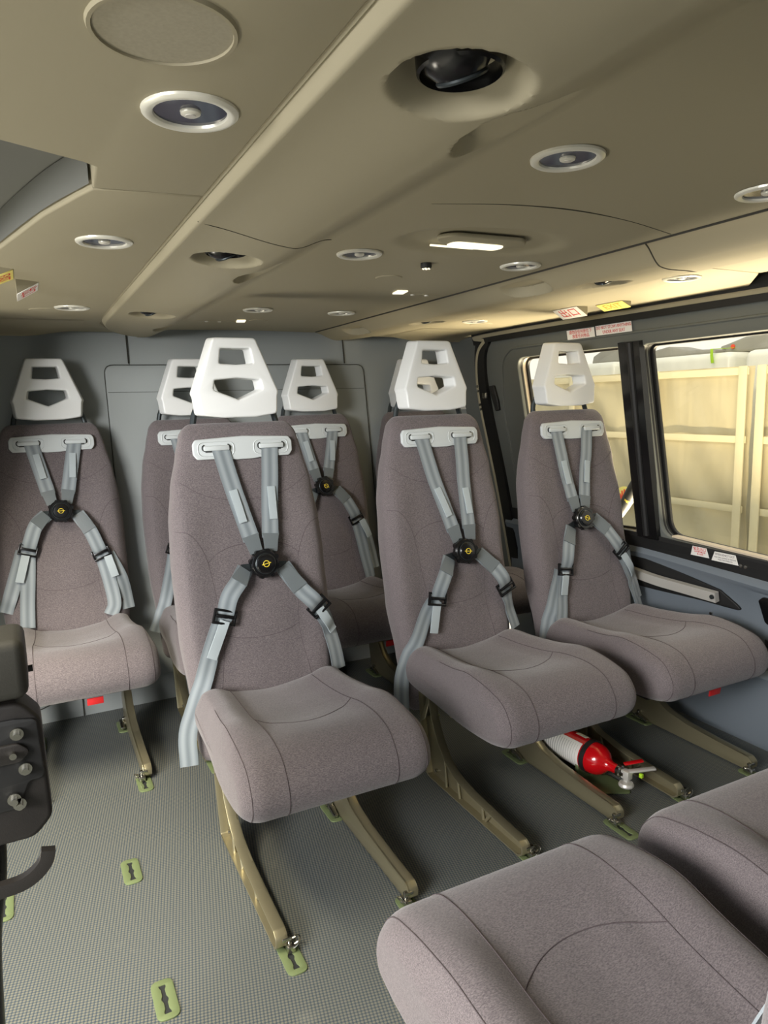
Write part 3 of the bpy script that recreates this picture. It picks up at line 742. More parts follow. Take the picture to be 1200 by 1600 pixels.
def make_headrest():
    top, mid, bot = 1.290, 1.146, 1.083
    outer = rpoly([(-.058, top), (.058, top), (.112, mid), (.108, 1.135), (.104, bot+.004), (.045, bot-.004), (-.045, bot-.004), (-.104, bot+.004), (-.108, 1.135), (-.112, mid)], [.013, .013, .012, .03, .012, .03, .03, .012, .03, .012], 4)
    h1 = rpoly([(-.040, 1.262), (.040, 1.262), (.046, 1.222), (.0, 1.219), (-.046, 1.222)], [.005, .005, .005, .02, .005], 3)
    h2 = rpoly([(-.062, 1.179), (0, 1.184), (.062, 1.179), (.067, 1.153), (0, 1.126), (-.067, 1.153)], [.006, .03, .006, .006, .006, .006], 3)
    def fn(x, y, z):
        d = z                       # z in [-.03,.03], -z = front
        t = (d+.03)/.06             # 0 front .. 1 back
        cx, cyy = 0, 1.187
        # only the outside widens toward the back; the windows narrow
        k = 1+.07*smooth(.15, .9, t)
        ins = abs(x) < .072 and 1.12 < y < 1.27 and (abs(x) < interp([(1.12, .0), (1.153, .070), (1.18, .066), (1.2, .05), (1.222, .05), (1.265, .045)], y))
        if ins: return (x*(1-.10*t), .033+d*1.0+.10*(y-1.187), y)
        return (x*k, .033+d+.10*(y-1.187), y+.004*t*(1 if y > cyy else -.2))
    return extrude2d([outer, h1, h2], .06, .006, 3, fn)
LEGP = [(-.625, .006), (-.640, .018), (-.640, .036), (-.625, .048), (-.52, .052), (-.405, .060), (-.33, .074), (-.285, .098), (-.248, .140), (-.215, .20), (-.200, .268), (-.14, .268), (-.150, .16), (-.170, .06), (-.182, .010), (-.20, .006)]
def leg_meshes(sx):
    lp = rpoly(LEGP, [.004, .008, .012, .012, .05, .08, .08, .06, .06, .06, .004, .004, .05, .05, .01, .004], 4)
    # inner outline by shrinking along normals
    n = len(lp); ins = []
    area_ = sum(lp[i-1][0]*lp[i][1]-lp[i][0]*lp[i-1][1] for i in range(n))
    sg = 1 if area_ > 0 else -1
    for i in range(n):
        a = Vector(lp[i-1]); b = Vector(lp[(i+1) % n]); t = (b-a)
        if t.length < 1e-9: continue
        t.normalize(); nn = Vector((-t.y, t.x))*sg
        ins.append(tuple(Vector(lp[i])+nn*.0045))
    fn = lambda y, z, d: (sx*(.153+d), y, z)
    rim = extrude2d([lp, ins], .026, .0015, 1, fn)
    web = extrude2d([lp], .006, .001, 1, lambda y, z, d: (sx*(.153-.010+d), y, z))
    ribs = []
    for (ya, za, yb_, zb_) in ((-.275, .010, -.262, .115), (-.345, .010, -.33, .070), (-.46, .010, -.45, .052), (-.50, .052, -.47, .012)):
        ribs.append(tube([(sx*.153, ya, za), (sx*.153, yb_, zb_)], .0045, 6))
    return join(rim, web, *ribs)
def fastener(sx, y, rear):
    x = sx*.136
    parts = [box(x, y, .012, .018, .03, .016, .003), cyl((x, y, .01), (x, y, .034), .0055, 12), box(x+sx*.006, y, .03, .022, .012, .008, .002)]
    if rear: parts.append(xf(box(0, -.022, 0, .014, .05, .010, .003), Matrix.Translation((x-sx*.008, y, .024)) @ Matrix.Rotation(.25, 4, 'X')))
    else: parts.append(tube([(x-sx*(.010+.011*math.cos(a)), y-.004+.013*math.sin(a), .020+.008*math.cos(a)) for a in lin(0, 2*math.pi*23/24, 24)], .0012, 6, closed=True))
    for k_ in (-.008, .008): parts.append(cyl((x-sx*.006, y+k_, .016), (x-sx*.016, y+k_, .02), .003, 8))
    return join(*parts)
T = {}
T['back'] = make_back(); T['cushion'] = make_cushion(); T['head'] = make_headrest()
T['bseams'] = [seam_back([(-.175, .915), (-.12, .880), (-.05, .862), (.05, .862), (.12, .880), (.175, .915)]),
               seam_back([(-.199, .79), (-.17, .785), (-.145, .755), (-.125, .70), (-.112, .60), (-.105, .50), (-.125, .37)]),
               seam_back([(.199, .79), (.17, .785), (.145, .755), (.125, .70), (.112, .60), (.105, .50), (.125, .37)]),
               seam_back([(-.126, .705), (-.09, .730), (-.04, .742), (.04, .742), (.09, .730), (.126, .705)]),
               seam_back([(-.106, .515), (-.06, .500), (0, .494), (.06, .500), (.106, .515)])]
T['cseams'] = [seam_cush_long(-.56), seam_cush_long(.56), seam_cush_long(-.90, 14, 60), seam_cush_long(.90, 14, 60), seam_cush_cross()]
T['plate'] = extrude2d([rpoly([(-.136, 1.012), (-.128, 1.024), (0, 1.030), (.128, 1.024), (.136, 1.012), (.136, .985), (.126, .972), (.06, .972), (.02, .968), (-.02, .968), (-.06, .972), (-.126, .972), (-.136, .985)], .010, 3)], .012, .003, 2,
                       lambda x, z, d: (x, interp(BF, z)-.004+d, z))
def slotmesh(cx):
    hooks = []
    for sg in (-1, 1):
        hooks.append(tube(catmull([(cx+sg*.030, interp(BF, .994)-.0112, .993), (cx+sg*.0365, interp(BF, .999)-.0112, .998), (cx+sg*.0365, interp(BF, 1.006)-.0112, 1.006), (cx+sg*.031, interp(BF, 1.010)-.0112, 1.010)], 4), .0015, 6))
    hooks.append(box(cx, interp(BF, .992)-.0098, .9925, .058, .003, .005, .001))
    return join(*hooks)
def slotlip(cx):
    a = rpoly([(cx-.048, .980), (cx+.048, .980), (cx+.048, 1.017), (cx-.048, 1.017)], .016, 5)
    return join(tube([(x, interp(BF, z)-.0098, z) for x, z in a], .0018, 6, closed=True), box(cx, interp(BF, 1.001)-.0145, 1.001, .068, .009, .013, .003))
T['slots'] = [slotmesh(-.075), slotmesh(.075)]; T['lips'] = [slotlip(-.075), slotlip(.075)]
T['bars'] = [tube([(s*.098, .052, 1.122), (s*.112, .058, 1.085), (s*.124, .050, 1.03)], .0085, 10) for s in (-1, 1)]
T['legs'] = {s: leg_meshes(s) for s in (-1, 1)}
T['fast'] = {(s, r): fastener(s, -.212 if r else -.636, r) for s in (-1, 1) for r in (0, 1)}
T['pan'] = join(box(0, -.33, .252, .30, .36, .02, .006), box(0, -.36, .236, .22, .20, .03, .012))
T['red'] = xf(box(0, 0, 0, .045, .004, .022, .001), Matrix.Translation((.03, -.59, .262)) @ Matrix.Rotation(.15, 4, 'X'))
T['shell'] = extrude2d([rpoly([(-.17, .24), (.17, .24), (.185, .5), (.18, .78), (.145, 1.02), (-.145, 1.02), (-.18, .78), (-.185, .5)], .03)], .012, .004, 2, lambda x, z, d: (x, interp(BF, z)+interp(BT, z)+.002+d, z))
T['cross'] = join(cyl((-.153, -.175, .235), (.153, -.175, .235), .011), cyl((-.153, -.30, .24), (.153, -.30, .24), .009))

def strap_line(pts, off, sub=6):
    """pts: (x,z[,extra]) on the backrest"""
    P = catmull([(p[0], p[2] if len(p) > 2 else 0, p[1]) for p in pts], sub); out = []; nr = []
    for p in P:
        x = p.x; z = p.z; w = interp(BW, z)
        y = back_front(max(-w*.93, min(w*.93, x)), z)-off-p.y
        out.append(Vector((x, y, z)))
        e = .01; xa = max(-w*.9, min(w*.9, x))
        dx = (back_front(min(xa+e, w*.93), z)-back_front(max(xa-e, -w*.93), z))/(2*e); dz = (interp(BF, z+e)-interp(BF, z-e))/(2*e)
        nr.append(Vector((dx*.6, -1, dz)).normalized())
    return out, nr
def strap(name, pts, off, width, parent, m='strap', widths=None, th=.0022):
    P, nr = strap_line(pts, off)
    ws = None
    if widths:
        N = len(P); ws = [widths[0]+(widths[1]-widths[0])*i/(N-1) for i in range(N)]
    return new_obj(name, ribbon(P, width, nr, th, ws), M[m], parent, angle=.9)
def emblem_mesh():
    ring = tube([(.0080*math.cos(a), 0, .0080*math.sin(a)) for a in lin(0, 2*math.pi*23/24, 24)], .0013, 6, closed=True)
    bar = tube([(-.012, -.0005, -.001), (.0125, -.0005, .001)], .0013, 6)
    return join(ring, bar)
T['emb'] = emblem_mesh()
def buckle_meshes():
    rot = Matrix.Rotation(math.pi/2, 4, 'X')     # +z -> -y
    body = xf(lathe([(0, 0), (.036, 0), (.038, .004), (.038, .017), (.034, .022), (.0, .022)], 40), rot)
    lobes = [xf(cyl((0, 0, .002), (0, 0, .020), .0075, 12), rot @ Matrix.Translation((.0355*math.cos(a), .0335*math.sin(a), 0))) for a in [i*math.pi/4+.39 for i in range(8)]]
    dial = xf(lathe([(.0, .030), (.017, .030), (.0235, .029), (.026, .026), (.026, .020), (0, .020)], 32), rot)
    return join(body, *lobes), dial
T['bk'], T['dial'] = buckle_meshes()
T['dring'] = tube([(.0265*math.cos(a), -.024, .0265*math.sin(a)) for a in lin(0, 2*math.pi*31/32, 32)], .0016, 6, closed=True)
T['tick'] = [xf(box(0, 0, 0, .0012, .0008, .004), Matrix.Translation((0, -.0296, 0)) @ Matrix.Rotation(i*math.pi/4, 4, 'Y') @ Matrix.Translation((0, 0, .0185))) for i in range(1, 8)]
def adjuster(root, x, z, ang, off, w=.05):
    y = back_front(max(-.18, min(.18, x)), z)-off
    f = [box(0, 0, .017, w+.012, .010, .007, .002), box(0, 0, -.017, w+.012, .010, .007, .002), box(-(w/2+.003), 0, 0, .006, .009, .034, .002), box(w/2+.003, 0, 0, .006, .009, .034, .002), box(0, -.004, .002, w, .008, .010, .003)]
    o = new_obj('adjuster', xf(join(*f), Matrix.Translation((x, y-.004, z)) @ Matrix.Rotation(ang, 4, 'Y') @ Matrix.Rotation(-.15, 4, 'X')), M['black'], root); return o
def harness(root, H):
    bx, bz = H['bk']; off0 = H.get('boff', .022)
    by_ = back_front(bx, bz)-off0
    tilt = Matrix.Translation((bx, by_, bz)) @ Matrix.Rotation(-.16, 4, 'X') @ Matrix.Rotation(H.get('brot', .1), 4, 'Y')
    b = new_obj('buckle', T['bk'], M['black'], root); b.matrix_local = tilt
    d = new_obj('dial', T['dial'], M['black'], b)
    new_obj('dial_ring', T['dring'], M['bar'], b)
    e = new_obj('emblem', T['emb'], M['yellow'], b); e.location = (0, -.0305, 0)
    for key in ('ls', 'rs'):
        if key not in H: continue
        p = H[key]; sx = -1 if key == 'ls' else 1
        top = p[0]; bot = p[-1]
        dirv = (Vector((bot[0]-top[0], bot[1]-top[1]))).normalized()
        pts = [(top[0], 1.0, .0), (top[0]+(bot[0]-top[0])*.06, .985, .0015)] + [(top[0]+(bot[0]-top[0])*t, top[1]+(bot[1]-top[1])*t, .006*t) for t in (.3, .65, 1.0)]
        s = strap('shoulder_strap', pts, .0115, .046, root)
        # folded end
        fb = bot; fe = (bot[0]+dirv.x*.035, bot[1]+dirv.y*.035)
        f0 = (bot[0]-dirv.x*.012, bot[1]-dirv.y*.012)
        o = strap('strap_fold', [(f0[0], f0[1], .0085), (fb[0], fb[1], .0095), (fe[0], fe[1], .012)], .0115, .048, s, 'stitch', (.048, .034), .005)
        tg = Vector((bx-fe[0], bz-fe[1])); 
        strap('tongue', [(fe[0]-dirv.x*.004, fe[1]-dirv.y*.004, .009), ((fe[0]+bx)/2, (fe[1]+bz)/2, .010), (bx+(fe[0]-bx)*.35, bz+(fe[1]-bz)*.35, .008)], .0115, .024, s, 'bar', (.030, .016), .003)
        tk = 'ltab' if key == 'ls' else 'rtab'
        if tk in H:
            q = H[tk]; strap('strap_tab', [(q[0][0], q[0][1], .004), ((q[0][0]+q[1][0])/2, (q[0][1]+q[1][1])/2, .008), (q[1][0], q[1][1], .010)], .0130, .021, s, 'tab', None, .0034)
    for key in ('ll', 'rl'):
        if key not in H: continue
        p = H[key]; ia = H.get(key+'a', 3)
        up = p[:ia+1]; lo = p[ia:]
        hump = [(.012+.016*math.sin(math.pi*i/max(1, len(up)-1))) for i in range(len(up))]
        upts = [(q[0], q[1], h) for q, h in zip(up, hump)]
        # start beside the buckle
        dv = Vector((p[0][0]-bx, p[0][1]-bz))
        s = strap('lap_strap', upts, .006, .046, root, 'strap')
        strap('strap_fold', [(q[0], q[1], h+.0015) for q, h in zip(up[:2], hump[:2])], .006, .046, s, 'stitch', (.034, .048), .005)
        strap('tongue', [(bx+dv.x*.55, bz+dv.y*.55, .010), (p[0][0]+dv.x*.15, p[0][1]+dv.y*.15, .012)], .006, .022, s, 'bar', (.018, .030), .004)
        lw = strap('lap_strap', [(q[0], q[1], .008 if i == 0 else .004) for i, q in enumerate(lo)], .005, .046, root, 'strap')
        a = up[-2]; c = up[-1]; ang = math.atan2(c[0]-a[0], -(c[1]-a[1]))
        adjuster(s, c[0], c[1], -ang, .016)
        if key+'2' in H:
            strap('lap_strap', [(q[0], q[1], .001) for q in H[key+'2']], .003, .046, root, 'strap')
        tk = 'lt' if key == 'll' else 'rt'
        if tk in H:
            q = H[tk]; strap('strap_tab', [(q[0][0], q[0][1], .016), ((q[0][0]+q[1][0])/2, (q[0][1]+q[1][1])/2, .016), (q[1][0], q[1][1], .012)], .006, .026, s, 'tab', None, .0035)
def cabin_seat(x, y, rz, label, H, group='high-back cabin seats', red=True, legs=True):
    r = empty('passenger_chair', (x, y, 0), rz); tag(r, label, 'seat', group)
    bk_ = new_obj('backrest', T['back'], M['fabric'], r, angle=1.2)
    for s in T['bseams']: new_obj('stitched_seam', s, M['seam'], bk_)
    new_obj('back_shell', T['shell'], M['blackm'], r)
    cu = new_obj('seat_cushion', T['cushion'], M['fabric'], r, angle=1.2)
    for s in T['cseams']: new_obj('stitched_seam', s, M['seam'], cu)
    new_obj('headrest', T['head'], M['head'], r, angle=.5)
    for s in T['bars']: new_obj('headrest_post', s, M['bar'], r)
    pl = new_obj('harness_plate', T['plate'], M['plate'], r)
    for s in T['slots']: new_obj('slot_edge', s, M['slot'], pl)
    for s in T['lips']: new_obj('slot_rim', s, M['plate'], pl)
    new_obj('seat_pan', T['pan'], M['blackm'], r)
    new_obj('cross_tube', T['cross'], M['leg'], r)
    if red: new_obj('red_tag', T['red'], M['red'], r)['label'] = 'red fabric tag under the cushion edge'
    for s in (-1, 1):
        lg = new_obj('leg', T['legs'][s], M['leg'], r, angle=.5)
        for q in (0, 1): new_obj('floor_fastener', T['fast'][(s, q)], M['steel'], lg)
    harness(r, H)
    return r
XS = dict(A=-.7417, B=-.2488, C=.2430, D=.7351, E=-.3017, F=.3170, G=.8451)
YR = .8545
HA = dict(bk=(.004, .766), ls=[(-.066, .995), (-.028, .825)], rs=[(.070, .997), (.033, .825)], ltab=[(-.055, .964), (-.039, .88)], rtab=[(.061, .962), (.053, .878)],
          ll=[(-.042, .757), (-.077, .727), (-.098, .678), (-.109, .644), (-.117, .56), (-.128, .46), (-.134, .385)], lla=3, ll2=[(-.125, .64), (-.166, .524), (-.195, .44)], lt=[(-.118, .628), (-.145, .542)],
          rl=[(.056, .752), (.09, .693), (.113, .628), (.12, .609), (.139, .508), (.147, .43), (.130, .39)], rla=3, rl2=[(.142, .602), (.182, .50), (.195, .40)], rt=[(.140, .598), (.158, .524)])
HE = dict(bk=(.016, .690), brot=-.1, ls=[(-.065, .989), (-.008, .755)], rs=[(.071, .992), (.044, .755)], ltab=[(-.043, .889), (-.026, .803)], rtab=[(.062, .891), (.058, .804)],
          ll=[(-.034, .680), (-.058, .653), (-.086, .619), (-.102, .566), (-.125, .524), (-.156, .453), (-.196, .348), (-.222, .28), (-.226, .20)], lla=3, lt=[(-.103, .557), (-.147, .466)],
          rl=[(.070, .676), (.108, .614), (.14, .578), (.158, .556), (.185, .501), (.200, .44), (.207, .37)], rla=3, rt=[(.158, .551), (.200, .480)])
HF = dict(bk=(.028, .650), brot=.2, ls=[(-.072, .985), (.004, .715)], rs=[(.068, .987), (.060, .715)], ltab=[(-.035, .846), (-.008, .76)], rtab=[(.066, .839), (.067, .761)],
          ll=[(-.022, .634), (-.050, .596), (-.075, .555), (-.082, .520), (-.110, .487), (-.150, .427), (-.190, .36), (-.218, .29), (-.226, .20)], lla=3, lt=[(-.085, .504), (-.104, .421)],
          rl=[(.085, .637), (.130, .589), (.155, .551), (.168, .523), (.187, .46), (.205, .385)], rla=3)
HG = dict(bk=(-.020, .704), brot=.5, ls=[(-.078, .989), (-.044, .765)], rs=[(.056, .988), (.006, .765)], ltab=[(-.063, .898), (-.055, .821)], rtab=[(.040, .892), (.022, .82)],
          ll=[(-.064, .677), (-.092, .631), (-.106, .579), (-.111, .544), (-.120, .501), (-.136, .423), (-.150, .37)], lla=3, ll2=[(-.125, .54), (-.166, .446), (-.196, .35), (-.20, .28)], lt=[(-.113, .536), (-.126, .462)],
          rl=[(.036, .699), (.080, .655), (.118, .607), (.140, .581), (.180, .49), (.205, .41), (.222, .34)], rla=3, rl2=[(.165, .580), (.205, .49), (.222, .40)], rt=[(.143, .566), (.190, .490)])
HC = dict(bk=(.001, .776), brot=.6, ls=[(-.066, .99), (-.029, .835)], rs=[(.070, .99), (.032, .835)], ltab=[(-.055, .96), (-.039, .88)], rtab=[(.062, .958), (.053, .878)],
          ll=[(-.045, .757), (-.080, .70), (-.105, .66), (-.118, .63), (-.13, .52), (-.14, .42)], lla=3,
          rl=[(.055, .760), (.092, .713), (.120, .661), (.131, .636), (.149, .524), (.170, .385)], rla=3, rl2=[(.160, .62), (.195, .50), (.205, .42)], rt=[(.152, .628), (.182, .557)])
HB = dict(bk=(.0, .72), brot=.3, ls=[(-.070, .99), (-.028, .79)], rs=[(.070, .99), (.030, .79)], ltab=[(-.055, .93), (-.04, .85)], rtab=[(.062, .93), (.053, .85)],
          ll=[(-.045, .70), (-.080, .66), (-.105, .625), (-.120, .59), (-.150, .48), (-.185, .37), (-.215, .30)], lla=3, rl=[(.05, .70), (.085, .66), (.11, .62), (.125, .59), (.15, .48), (.17, .385)], rla=3)
cabin_seat(XS['A'], YR, 0, 'grey fabric seat at the left end of the rear row, red tag under its cushion', HA)
cabin_seat(XS['B'], YR, 0, 'grey rear-row seat mostly hidden behind the nearest upright seat', HB, red=False)
cabin_seat(XS['C'], YR, 0, 'grey rear-row seat showing between the two nearest upright seats', HC)
cabin_seat(XS['D'], YR, 0, 'grey rear-row seat almost wholly hidden behind the middle seat of the row in front', dict(HA, bk=(.0, .74)), red=False)
cabin_seat(XS['E'], 0, 0, 'nearest upright grey seat standing alone left of the centre aisle', HE, red=False)
cabin_seat(XS['F'], 0, 0, 'grey seat directly left of the red fire extinguisher', HF, red=False)
cabin_seat(XS['G'], 0, 0, 'grey seat next to the windows on the right side', HG)
HN = dict(bk=(.0, .70), ls=[(-.070, .99), (-.028, .77)], rs=[(.070, .99), (.030, .77)], ll=[(-.045, .68), (-.080, .64), (-.105, .60), (-.120, .57), (-.150, .46), (-.18, .37)], lla=3, rl=[(.05, .68), (.085, .64), (.11, .60), (.125, .57), (.15, .46), (.18, .385)], rla=3)
cabin_seat(-.233, -1.702, math.pi, 'nearest seat cushion in the foreground, facing the other seats', HN, red=False)
cabin_seat(.272, -1.706, math.pi, 'foreground seat cushion cut by the right edge, facing the other seats', HN, red=False)

# ------------------------------------------------------------ floor fittings
T['fit'] = extrude2d([rpoly([(-.021, -.05), (.021, -.05), (.021, .05), (-.021, .05)], .016, 5), [(a*.0036*(1+.8*max(0, math.cos(b*math.pi/.0165)))*1.0, b) for a, b in ([(1, q) for q in lin(-.036, .036, 25)]+[(-1, q) for q in lin(.036, -.036, 25)])]], .0034, .001, 1, lambda x, y, z: (x, y, .0017+z))
T['slotf'] = extrude2d([rpoly([(-.013, -.042), (.013, -.042), (.013, .042), (-.013, .042)], .01)], .0012, 0, 1, lambda x, y, z: (x, y, .0008+z))
def fitting(x, y, label):
    o = new_obj('floor_fitting', T['fit'], M['zinc']); o.location = (x, y, 0)
    tag(o, label, 'floor fitting', 'pale green floor fittings')
    s = new_obj('keyhole_slot', T['slotf'], M['slot'], o)
fitting(-.693, -.212, 'empty pale green floor fitting with keyhole slot, upper one on open floor')
fitting(-.688, -.640, 'empty pale green floor fitting nearest the bottom of the view')
fitting(-.968, -.205, 'empty pale green floor fitting cut by the left edge')
names = dict(A='the left rear seat', B='the second rear seat', C='the third rear seat', D='the hidden rear seat', E='the nearest upright seat', F='the seat beside the fire extinguisher', G='the window seat')
for k_ in 'ABCDEFG':
    y0 = YR if k_ in 'ABCD' else 0
    for s, sn_ in ((-1, 'left'), (1, 'right')):
        fitting(XS[k_]+s*.140, y0-.655, 'floor fitting at the front %s foot of %s' % (sn_, names[k_]))
        fitting(XS[k_]+s*.134, y0-.215, 'floor fitting at the rear %s foot of %s' % (sn_, names[k_]))

# ------------------------------------------------------------ fire extinguisher
fe = empty('fire_extinguisher', (.548, -.285, .0)); tag(fe, 'red fire extinguisher lying in a bracket on the floor under the seats', 'fire extinguisher')
axis = Matrix.Translation((0, 0, .072)) @ Matrix.Rotation(.10, 4, 'Z') @ Matrix.Rotation(math.pi/2, 4, 'X')   # +z -> -y
def fx(me): return xf(me, axis)
new_obj('cylinder_body', fx(lathe([(0, -.10), (.030, -.10), (.042, -.092), (.046, -.08), (.046, .158), (.0445, .172), (.040, .185), (.032, .197), (.022, .206), (.016, .214), (.0135, .224), (.0135, .245), (0, .245)], 40)), M['redp'], fe)
def band(z0, z1, r, a0=0, a1=2*math.pi, th=.0008):
    n = 40; vs = []; 
    for i in range(n+1):
        a = a0+(a1-a0)*i/n
        for z in (z0, z1): vs.append((r*math.cos(a), r*math.sin(a), z))
    me = pydata(vs, [(2*i, 2*i+2, 2*i+3, 2*i+1) for i in range(n)])
    return fx(me)
lb = new_obj('printed_label', band(.0, .135, .0466, math.radians(120), math.radians(262)), M['white'], fe); lb['label'] = 'white printed label wrapped round the cylinder'
for q in range(14): new_obj('print_row', band(.010+.0012*q+.0075*q, .012+.0085*q+.0015, .0468, math.radians(130), math.radians(250-(q % 3)*14)), M['labelgrey'], lb)
new_obj('rear_label', band(-.07, -.022, .0466, math.radians(120), math.radians(262)), M['labelgrey'], fe)
new_obj('small_plate', band(.085, .125, .0466, math.radians(60), math.radians(90)), M['white'], fe)
for z in (-.012, .148): new_obj('clamp_band', fx(lathe([(.0468, z-.008), (.0482, z-.008), (.0482, z+.008), (.0468, z+.008)], 40)), M['blackm'], fe)
new_obj('clamp_latch', fx(xf(box(0, .052, -.012, .03, .012, .03, .003), Matrix.Identity(4))), M['red'], fe)
new_obj('valve_neck', fx(lathe([(.013, .240), (.016, .243), (.016, .252), (.012, .255), (.012, .268), (0, .270)], 24)), M['steel'], fe)
new_obj('valve_body', fx(join(box(0, 0, .272, .022, .026, .026, .004), box(0, -.026, .272, .014, .030, .014, .004))), M['alu'], fe)
def lever(cx, cy, cz_, l, w, t, a, b): return fx(xf(box(l/2, 0, 0, l, t, w, .003), Matrix.Translation((cx, cy, cz_)) @ Matrix.Rotation(a, 4, 'Y') @ Matrix.Rotation(b, 4, 'Z')))
new_obj('trigger', lever(.0, .010, .276, .078, .016, .007, -.50, .06), M['alu'], fe)
new_obj('carry_lever', lever(.0, .026, .262, .056, .014, .006, -.45, .10), M['redp'], fe)
new_obj('gauge', fx(xf(lathe([(0, 0), (.020, 0), (.021, .004), (.018, .010), (0, .010)], 28), Matrix.Translation((-.006, -.030, .276)) @ Matrix.Rotation(-math.pi/2, 4, 'X'))), M['alu'], fe)
new_obj('safety_seal', fx(box(.026, .000, .300, .010, .012, .010, .002)), M['lime'], fe)
br = empty('extinguisher_bracket', (.548, -.285, 0)); tag(br, 'pale green metal bracket cradling the fire extinguisher', 'bracket')
new_obj('tray', xf(extrude2d([rpoly([(-.045, -.22), (.03, -.27), (.05, -.20), (.045, .11), (-.045, .11)], .012)], .004, .001, 1, lambda x, y, z: (x, y, .004+z)), Matrix.Rotation(.10, 4, 'Z')), M['zinc'], br)
for y in (.03, -.13):
    new_obj('cradle', xf(extrude2d([[(-.045, 0), (.045, 0)]+[(.0475*math.cos(a), .072+.0475*math.sin(a)) for a in lin(-.45, -math.pi+.45, 18)]], .012, .001, 1, lambda x, z, d: (x, y+d, max(.002, z))), Matrix.Rotation(.10, 4, 'Z')), M['zinc'], br)

# ------------------------------------------------------------ black equipment at the left edge
eq = empty('equipment_stand', (-.96, -.97, 0)); tag(eq, 'black bolted equipment stand with a box on top at the left edge', 'equipment')
new_obj('control_box', box(.010, .0, .815, .20, .09, .072, .012, 3), M['olive'], eq)
new_obj('knob', cyl((.111, -.02, .808), (.116, -.02, .808), .004, 10), M['blackm'], eq)
new_obj('mounting_plate', extrude2d([rpoly([(-.10, .595), (.100, .595), (.121, .618), (.119, .745), (.10, .770), (-.10, .775)], [.01, .025, .02, .02, .025, .01], 5)], .05, .006, 3, lambda x, z, d: (x, d, z)), M['blackp'], eq)
rcs = new_obj('recess_plate', extrude2d([rpoly([(-.10, .640), (.085, .640), (.100, .672), (.117, .672), (.114, .748), (.09, .752), (-.10, .754)], .008)], .006, .002, 1, lambda x, z, d: (x, -.026+d, z)), M['blackm'], eq)
new_obj('bracket', extrude2d([rpoly([(-.10, .700), (.092, .700), (.106, .712), (.092, .724), (-.10, .724)], .010, 4)], .006, .002, 1, lambda x, z, d: (x, -.032+d, z)), M['blackp'], eq)
for bx_, bz_ in ((.092, .7350), (.086, .712), (.097, .690), (.082, .655), (.087, .648)):
    b = new_obj('bolt', xf(lathe([(0, .012), (.004, .012), (.004, .004), (.0075, .004), (.0075, 0), (0, 0)], 14), Matrix.Translation((bx_, -.030, bz_)) @ Matrix.Rotation(math.pi/2, 4, 'X')), M['steel'], eq)
new_obj('support_post', tube(catmull([(.05, .0, .60), (.045, .0, .54), (.03, -.005, .44), (.02, -.005, .2), (.02, 0, .0)], 6), .018, 14), M['black'], eq)
hk = new_obj('hook', ribbon(catmull([(.112, -.03, .580), (.108, -.03, .566), (.096, -.03, .553), (.078, -.03, .545), (.045, -.03, .543)], 6), .016, [(0, -1, 0)]*25, .012), M['blackp'], eq)
new_obj('box_post', cyl((-.02, .01, .76), (-.02, .01, .79), .02), M['blackm'], eq)

# ------------------------------------------------------------ outside the right windows
def screen(y0, y1, bands_y, label, seed):
    s = empty('plastic_screen', (3.0, (y0+y1)/2, -.67)); tag(s, label, 'screen')
    oy = (y0+y1)/2; oz = -.67
    rnd = random.Random(seed); H0, H1 = .0, 1.93
    ys = lin(y0-oy, y1-oy, 160); zs = lin(H0, H1, 90); vs = []
    f = [(rnd.uniform(6, 24), rnd.uniform(-3, 3), rnd.uniform(0, 6), rnd.uniform(.002, .006)) for _ in range(10)]
    for z in zs:
        for y in ys: vs.append((sum(a*math.sin(ky*(y*.8-.75*z)+kz*z*.6+p+1.4*math.sin(1.7*y+1.1*z)) for ky, kz, p, a in f)+.02, y, z))
    n = len(ys)
    new_obj('film_sheet', pydata(vs, [(j*n+i, j*n+i+1, (j+1)*n+i+1, (j+1)*n+i) for j in range(len(zs)-1) for i in range(n-1)]), M['sheet'], s)
    for z in (.02, 1.08, 1.50, H1-.03, .55): new_obj('frame_bar', box(-.022, 0, z, .008, y1-y0, .042, .002), M['band'], s)
    for y in [y0+.03, y1-.03]+bands_y: new_obj('frame_bar', box(-.032, y-oy if y in bands_y else y-oy, H1/2, .010, .055, H1, .002), M['band'], s)
    return s
screen(.905, 3.9, [1.59, 2.4], 'cream film screen standing outside behind the window post', 3)
screen(-1.2, .845, [-.2], 'cream film screen outside at the right edge of the front window', 5)
wb = []; 
def lump(cx, cy, cz_, sx, sy, sz, seed, m, name, label, cat):
    rnd = random.Random(seed); bm = bmesh.new(); bmesh.ops.create_icosphere(bm, subdivisions=4, radius=1)
    ph = [(rnd.uniform(2, 6), rnd.uniform(0, 6)) for _ in range(6)]
    for v in bm.verts:
        k = 1+.06*math.sin(ph[0][0]*v.co.y+ph[0][1])+.05*math.sin(ph[1][0]*v.co.z*2+ph[1][1]+3*v.co.y)+.03*math.sin(9*v.co.y+4*v.co.x)
        v.co = Vector((v.co.x*sx*k, math.copysign(abs(v.co.y)**.7, v.co.y)*sy*k, math.copysign(abs(v.co.z)**.6, v.co.z)*sz*k))
    me = bpy.data.meshes.new('m'); bm.to_mesh(me); bm.free()
    o = new_obj(name, me, m); o.location = (cx, cy, cz_); tag(o, label, cat); return o
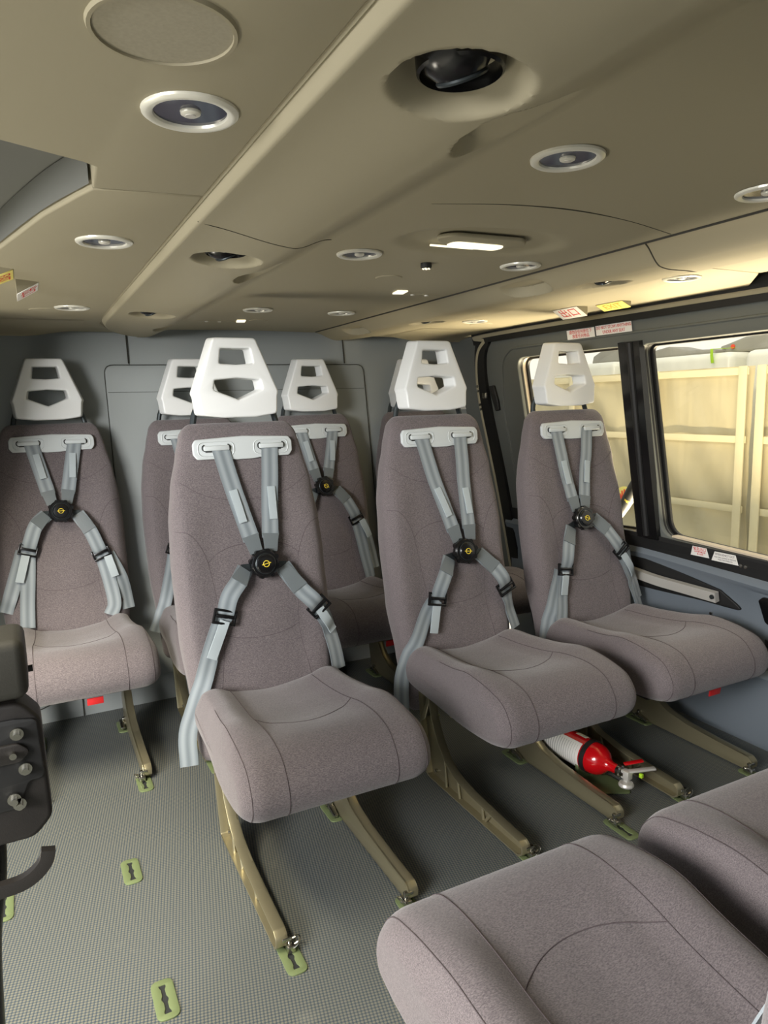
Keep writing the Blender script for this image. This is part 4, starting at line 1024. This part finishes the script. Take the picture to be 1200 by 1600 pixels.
# a wrapped airframe stands beyond the screens: its crates reach the hangar floor
def crate(cx, cy, sx, sy, z1, m, name, label, cat):
    o = new_obj(name, box(0, 0, (z1+.67)/2, sx, sy, z1+.67, .05, 4), m); o.location = (cx, cy, -.67); tag(o, label, cat); return o
crate(3.85, 2.95, .8, 1.0, 1.380, M['film'], 'wrapped_crate', 'film wrapped crate seen through the rear window', 'crate')
crate(3.85, 1.88, .8, .98, 1.380, M['film'], 'wrapped_crate', 'film wrapped crate behind the left edge of the front window', 'crate')
crate(3.85, .80, .8, 1.0, 1.380, M['film'], 'wrapped_crate', 'film wrapped crate behind the right side of the front window', 'crate')
def fairing(poly, x, label):
    o = new_obj('aircraft_fairing', extrude2d([rpoly(poly, .02)], .25, .02, 3, lambda y, z, d: (x+d, y, z)), M['greyfair']); tag(o, label, 'fairing'); return o
bl = fairing([(1.67, 1.432), (1.60, 1.447), (1.465, 1.485), (1.25, 1.495), (.8, 1.48), (.75, 1.3815), (1.3, 1.3815), (1.60, 1.3815)], 3.79, 'grey curved fairing with a red mark in the top right of the front window')
new_obj('red_mark', xf(lathe([(0, 0), (.016, 0), (.016, .006), (0, .006)], 16), Matrix.Translation((3.665, 1.545, 1.425)) @ Matrix.Rotation(-math.pi/2, 4, 'Y')), M['extmark'], bl)
rb = new_obj('ribbon_tag', ribbon([(3.655, 1.53, 1.415), (3.43, 1.53, 1.405), (3.425, 1.525, 1.36), (3.43, 1.52, 1.31)], .022, [(0, 0, 1), (-.5, 0, 1), (-1, 0, 0), (-1, 0, 0)], .003), M['lime'], bl)
fairing([(2.33, 1.3815), (2.32, 1.440), (2.12, 1.470), (1.95, 1.430), (1.70, 1.420), (1.69, 1.3815)], 3.79, 'long grey fairing at the top left of the front window')
fairing([(2.95, 1.3815), (2.93, 1.450), (2.77, 1.520), (2.60, 1.485), (2.52, 1.3815)], 3.79, 'grey folded cover at the top of the rear window')
# hand sign on the screen and striped sleeve on the door stay
hs = new_obj('stop_sign', extrude2d([oval(0, 0, .085, .085)], .004, .001, 1, lambda a, b, d: (2.945+d, 1.815-a, .385+b)), M['yel_label']); tag(hs, 'round sign with a red hand on the cream screen', 'sign')
hand = [(-.02, -.07), (.025, -.07), (.04, -.02), (.055, .012), (.045, .02), (.028, -.005), (.03, .05), (.02, .053), (.014, .01), (.008, .065), (-.003, .066), (-.006, .012), (-.016, .055), (-.026, .052), (-.022, .005), (-.034, .033), (-.043, .028), (-.034, -.03)]
new_obj('hand_print', extrude2d([hand], .002, 0, 1, lambda a, b, d: (2.941+d, 1.815-a, .385+b)), M['extmark'], hs, smooth=False)
stp = empty('striped_sleeve', (1.24, .02, .79)); tag(stp, 'black and yellow striped sleeve hanging outside behind the window post', 'sleeve')
sa = Vector((-.06, -.06, .05)); sb = Vector((.10, .26, -.19))
new_obj('sleeve_body', tube(catmull([sa, sa.lerp(sb, .35)+Vector((0, 0, .01)), sa.lerp(sb, .7), sb], 8), lambda t: .030-.010*t, 14), M['blackm'], stp)
for t in (.52, .62, .72): 
    p = sa.lerp(sb, t); q = sa.lerp(sb, t+.035); new_obj('yellow_stripe', tube([p+Vector((0, 0, .004)), q+Vector((0, 0, .004))], .0275-.006*t, 14), M['yellow'], stp)
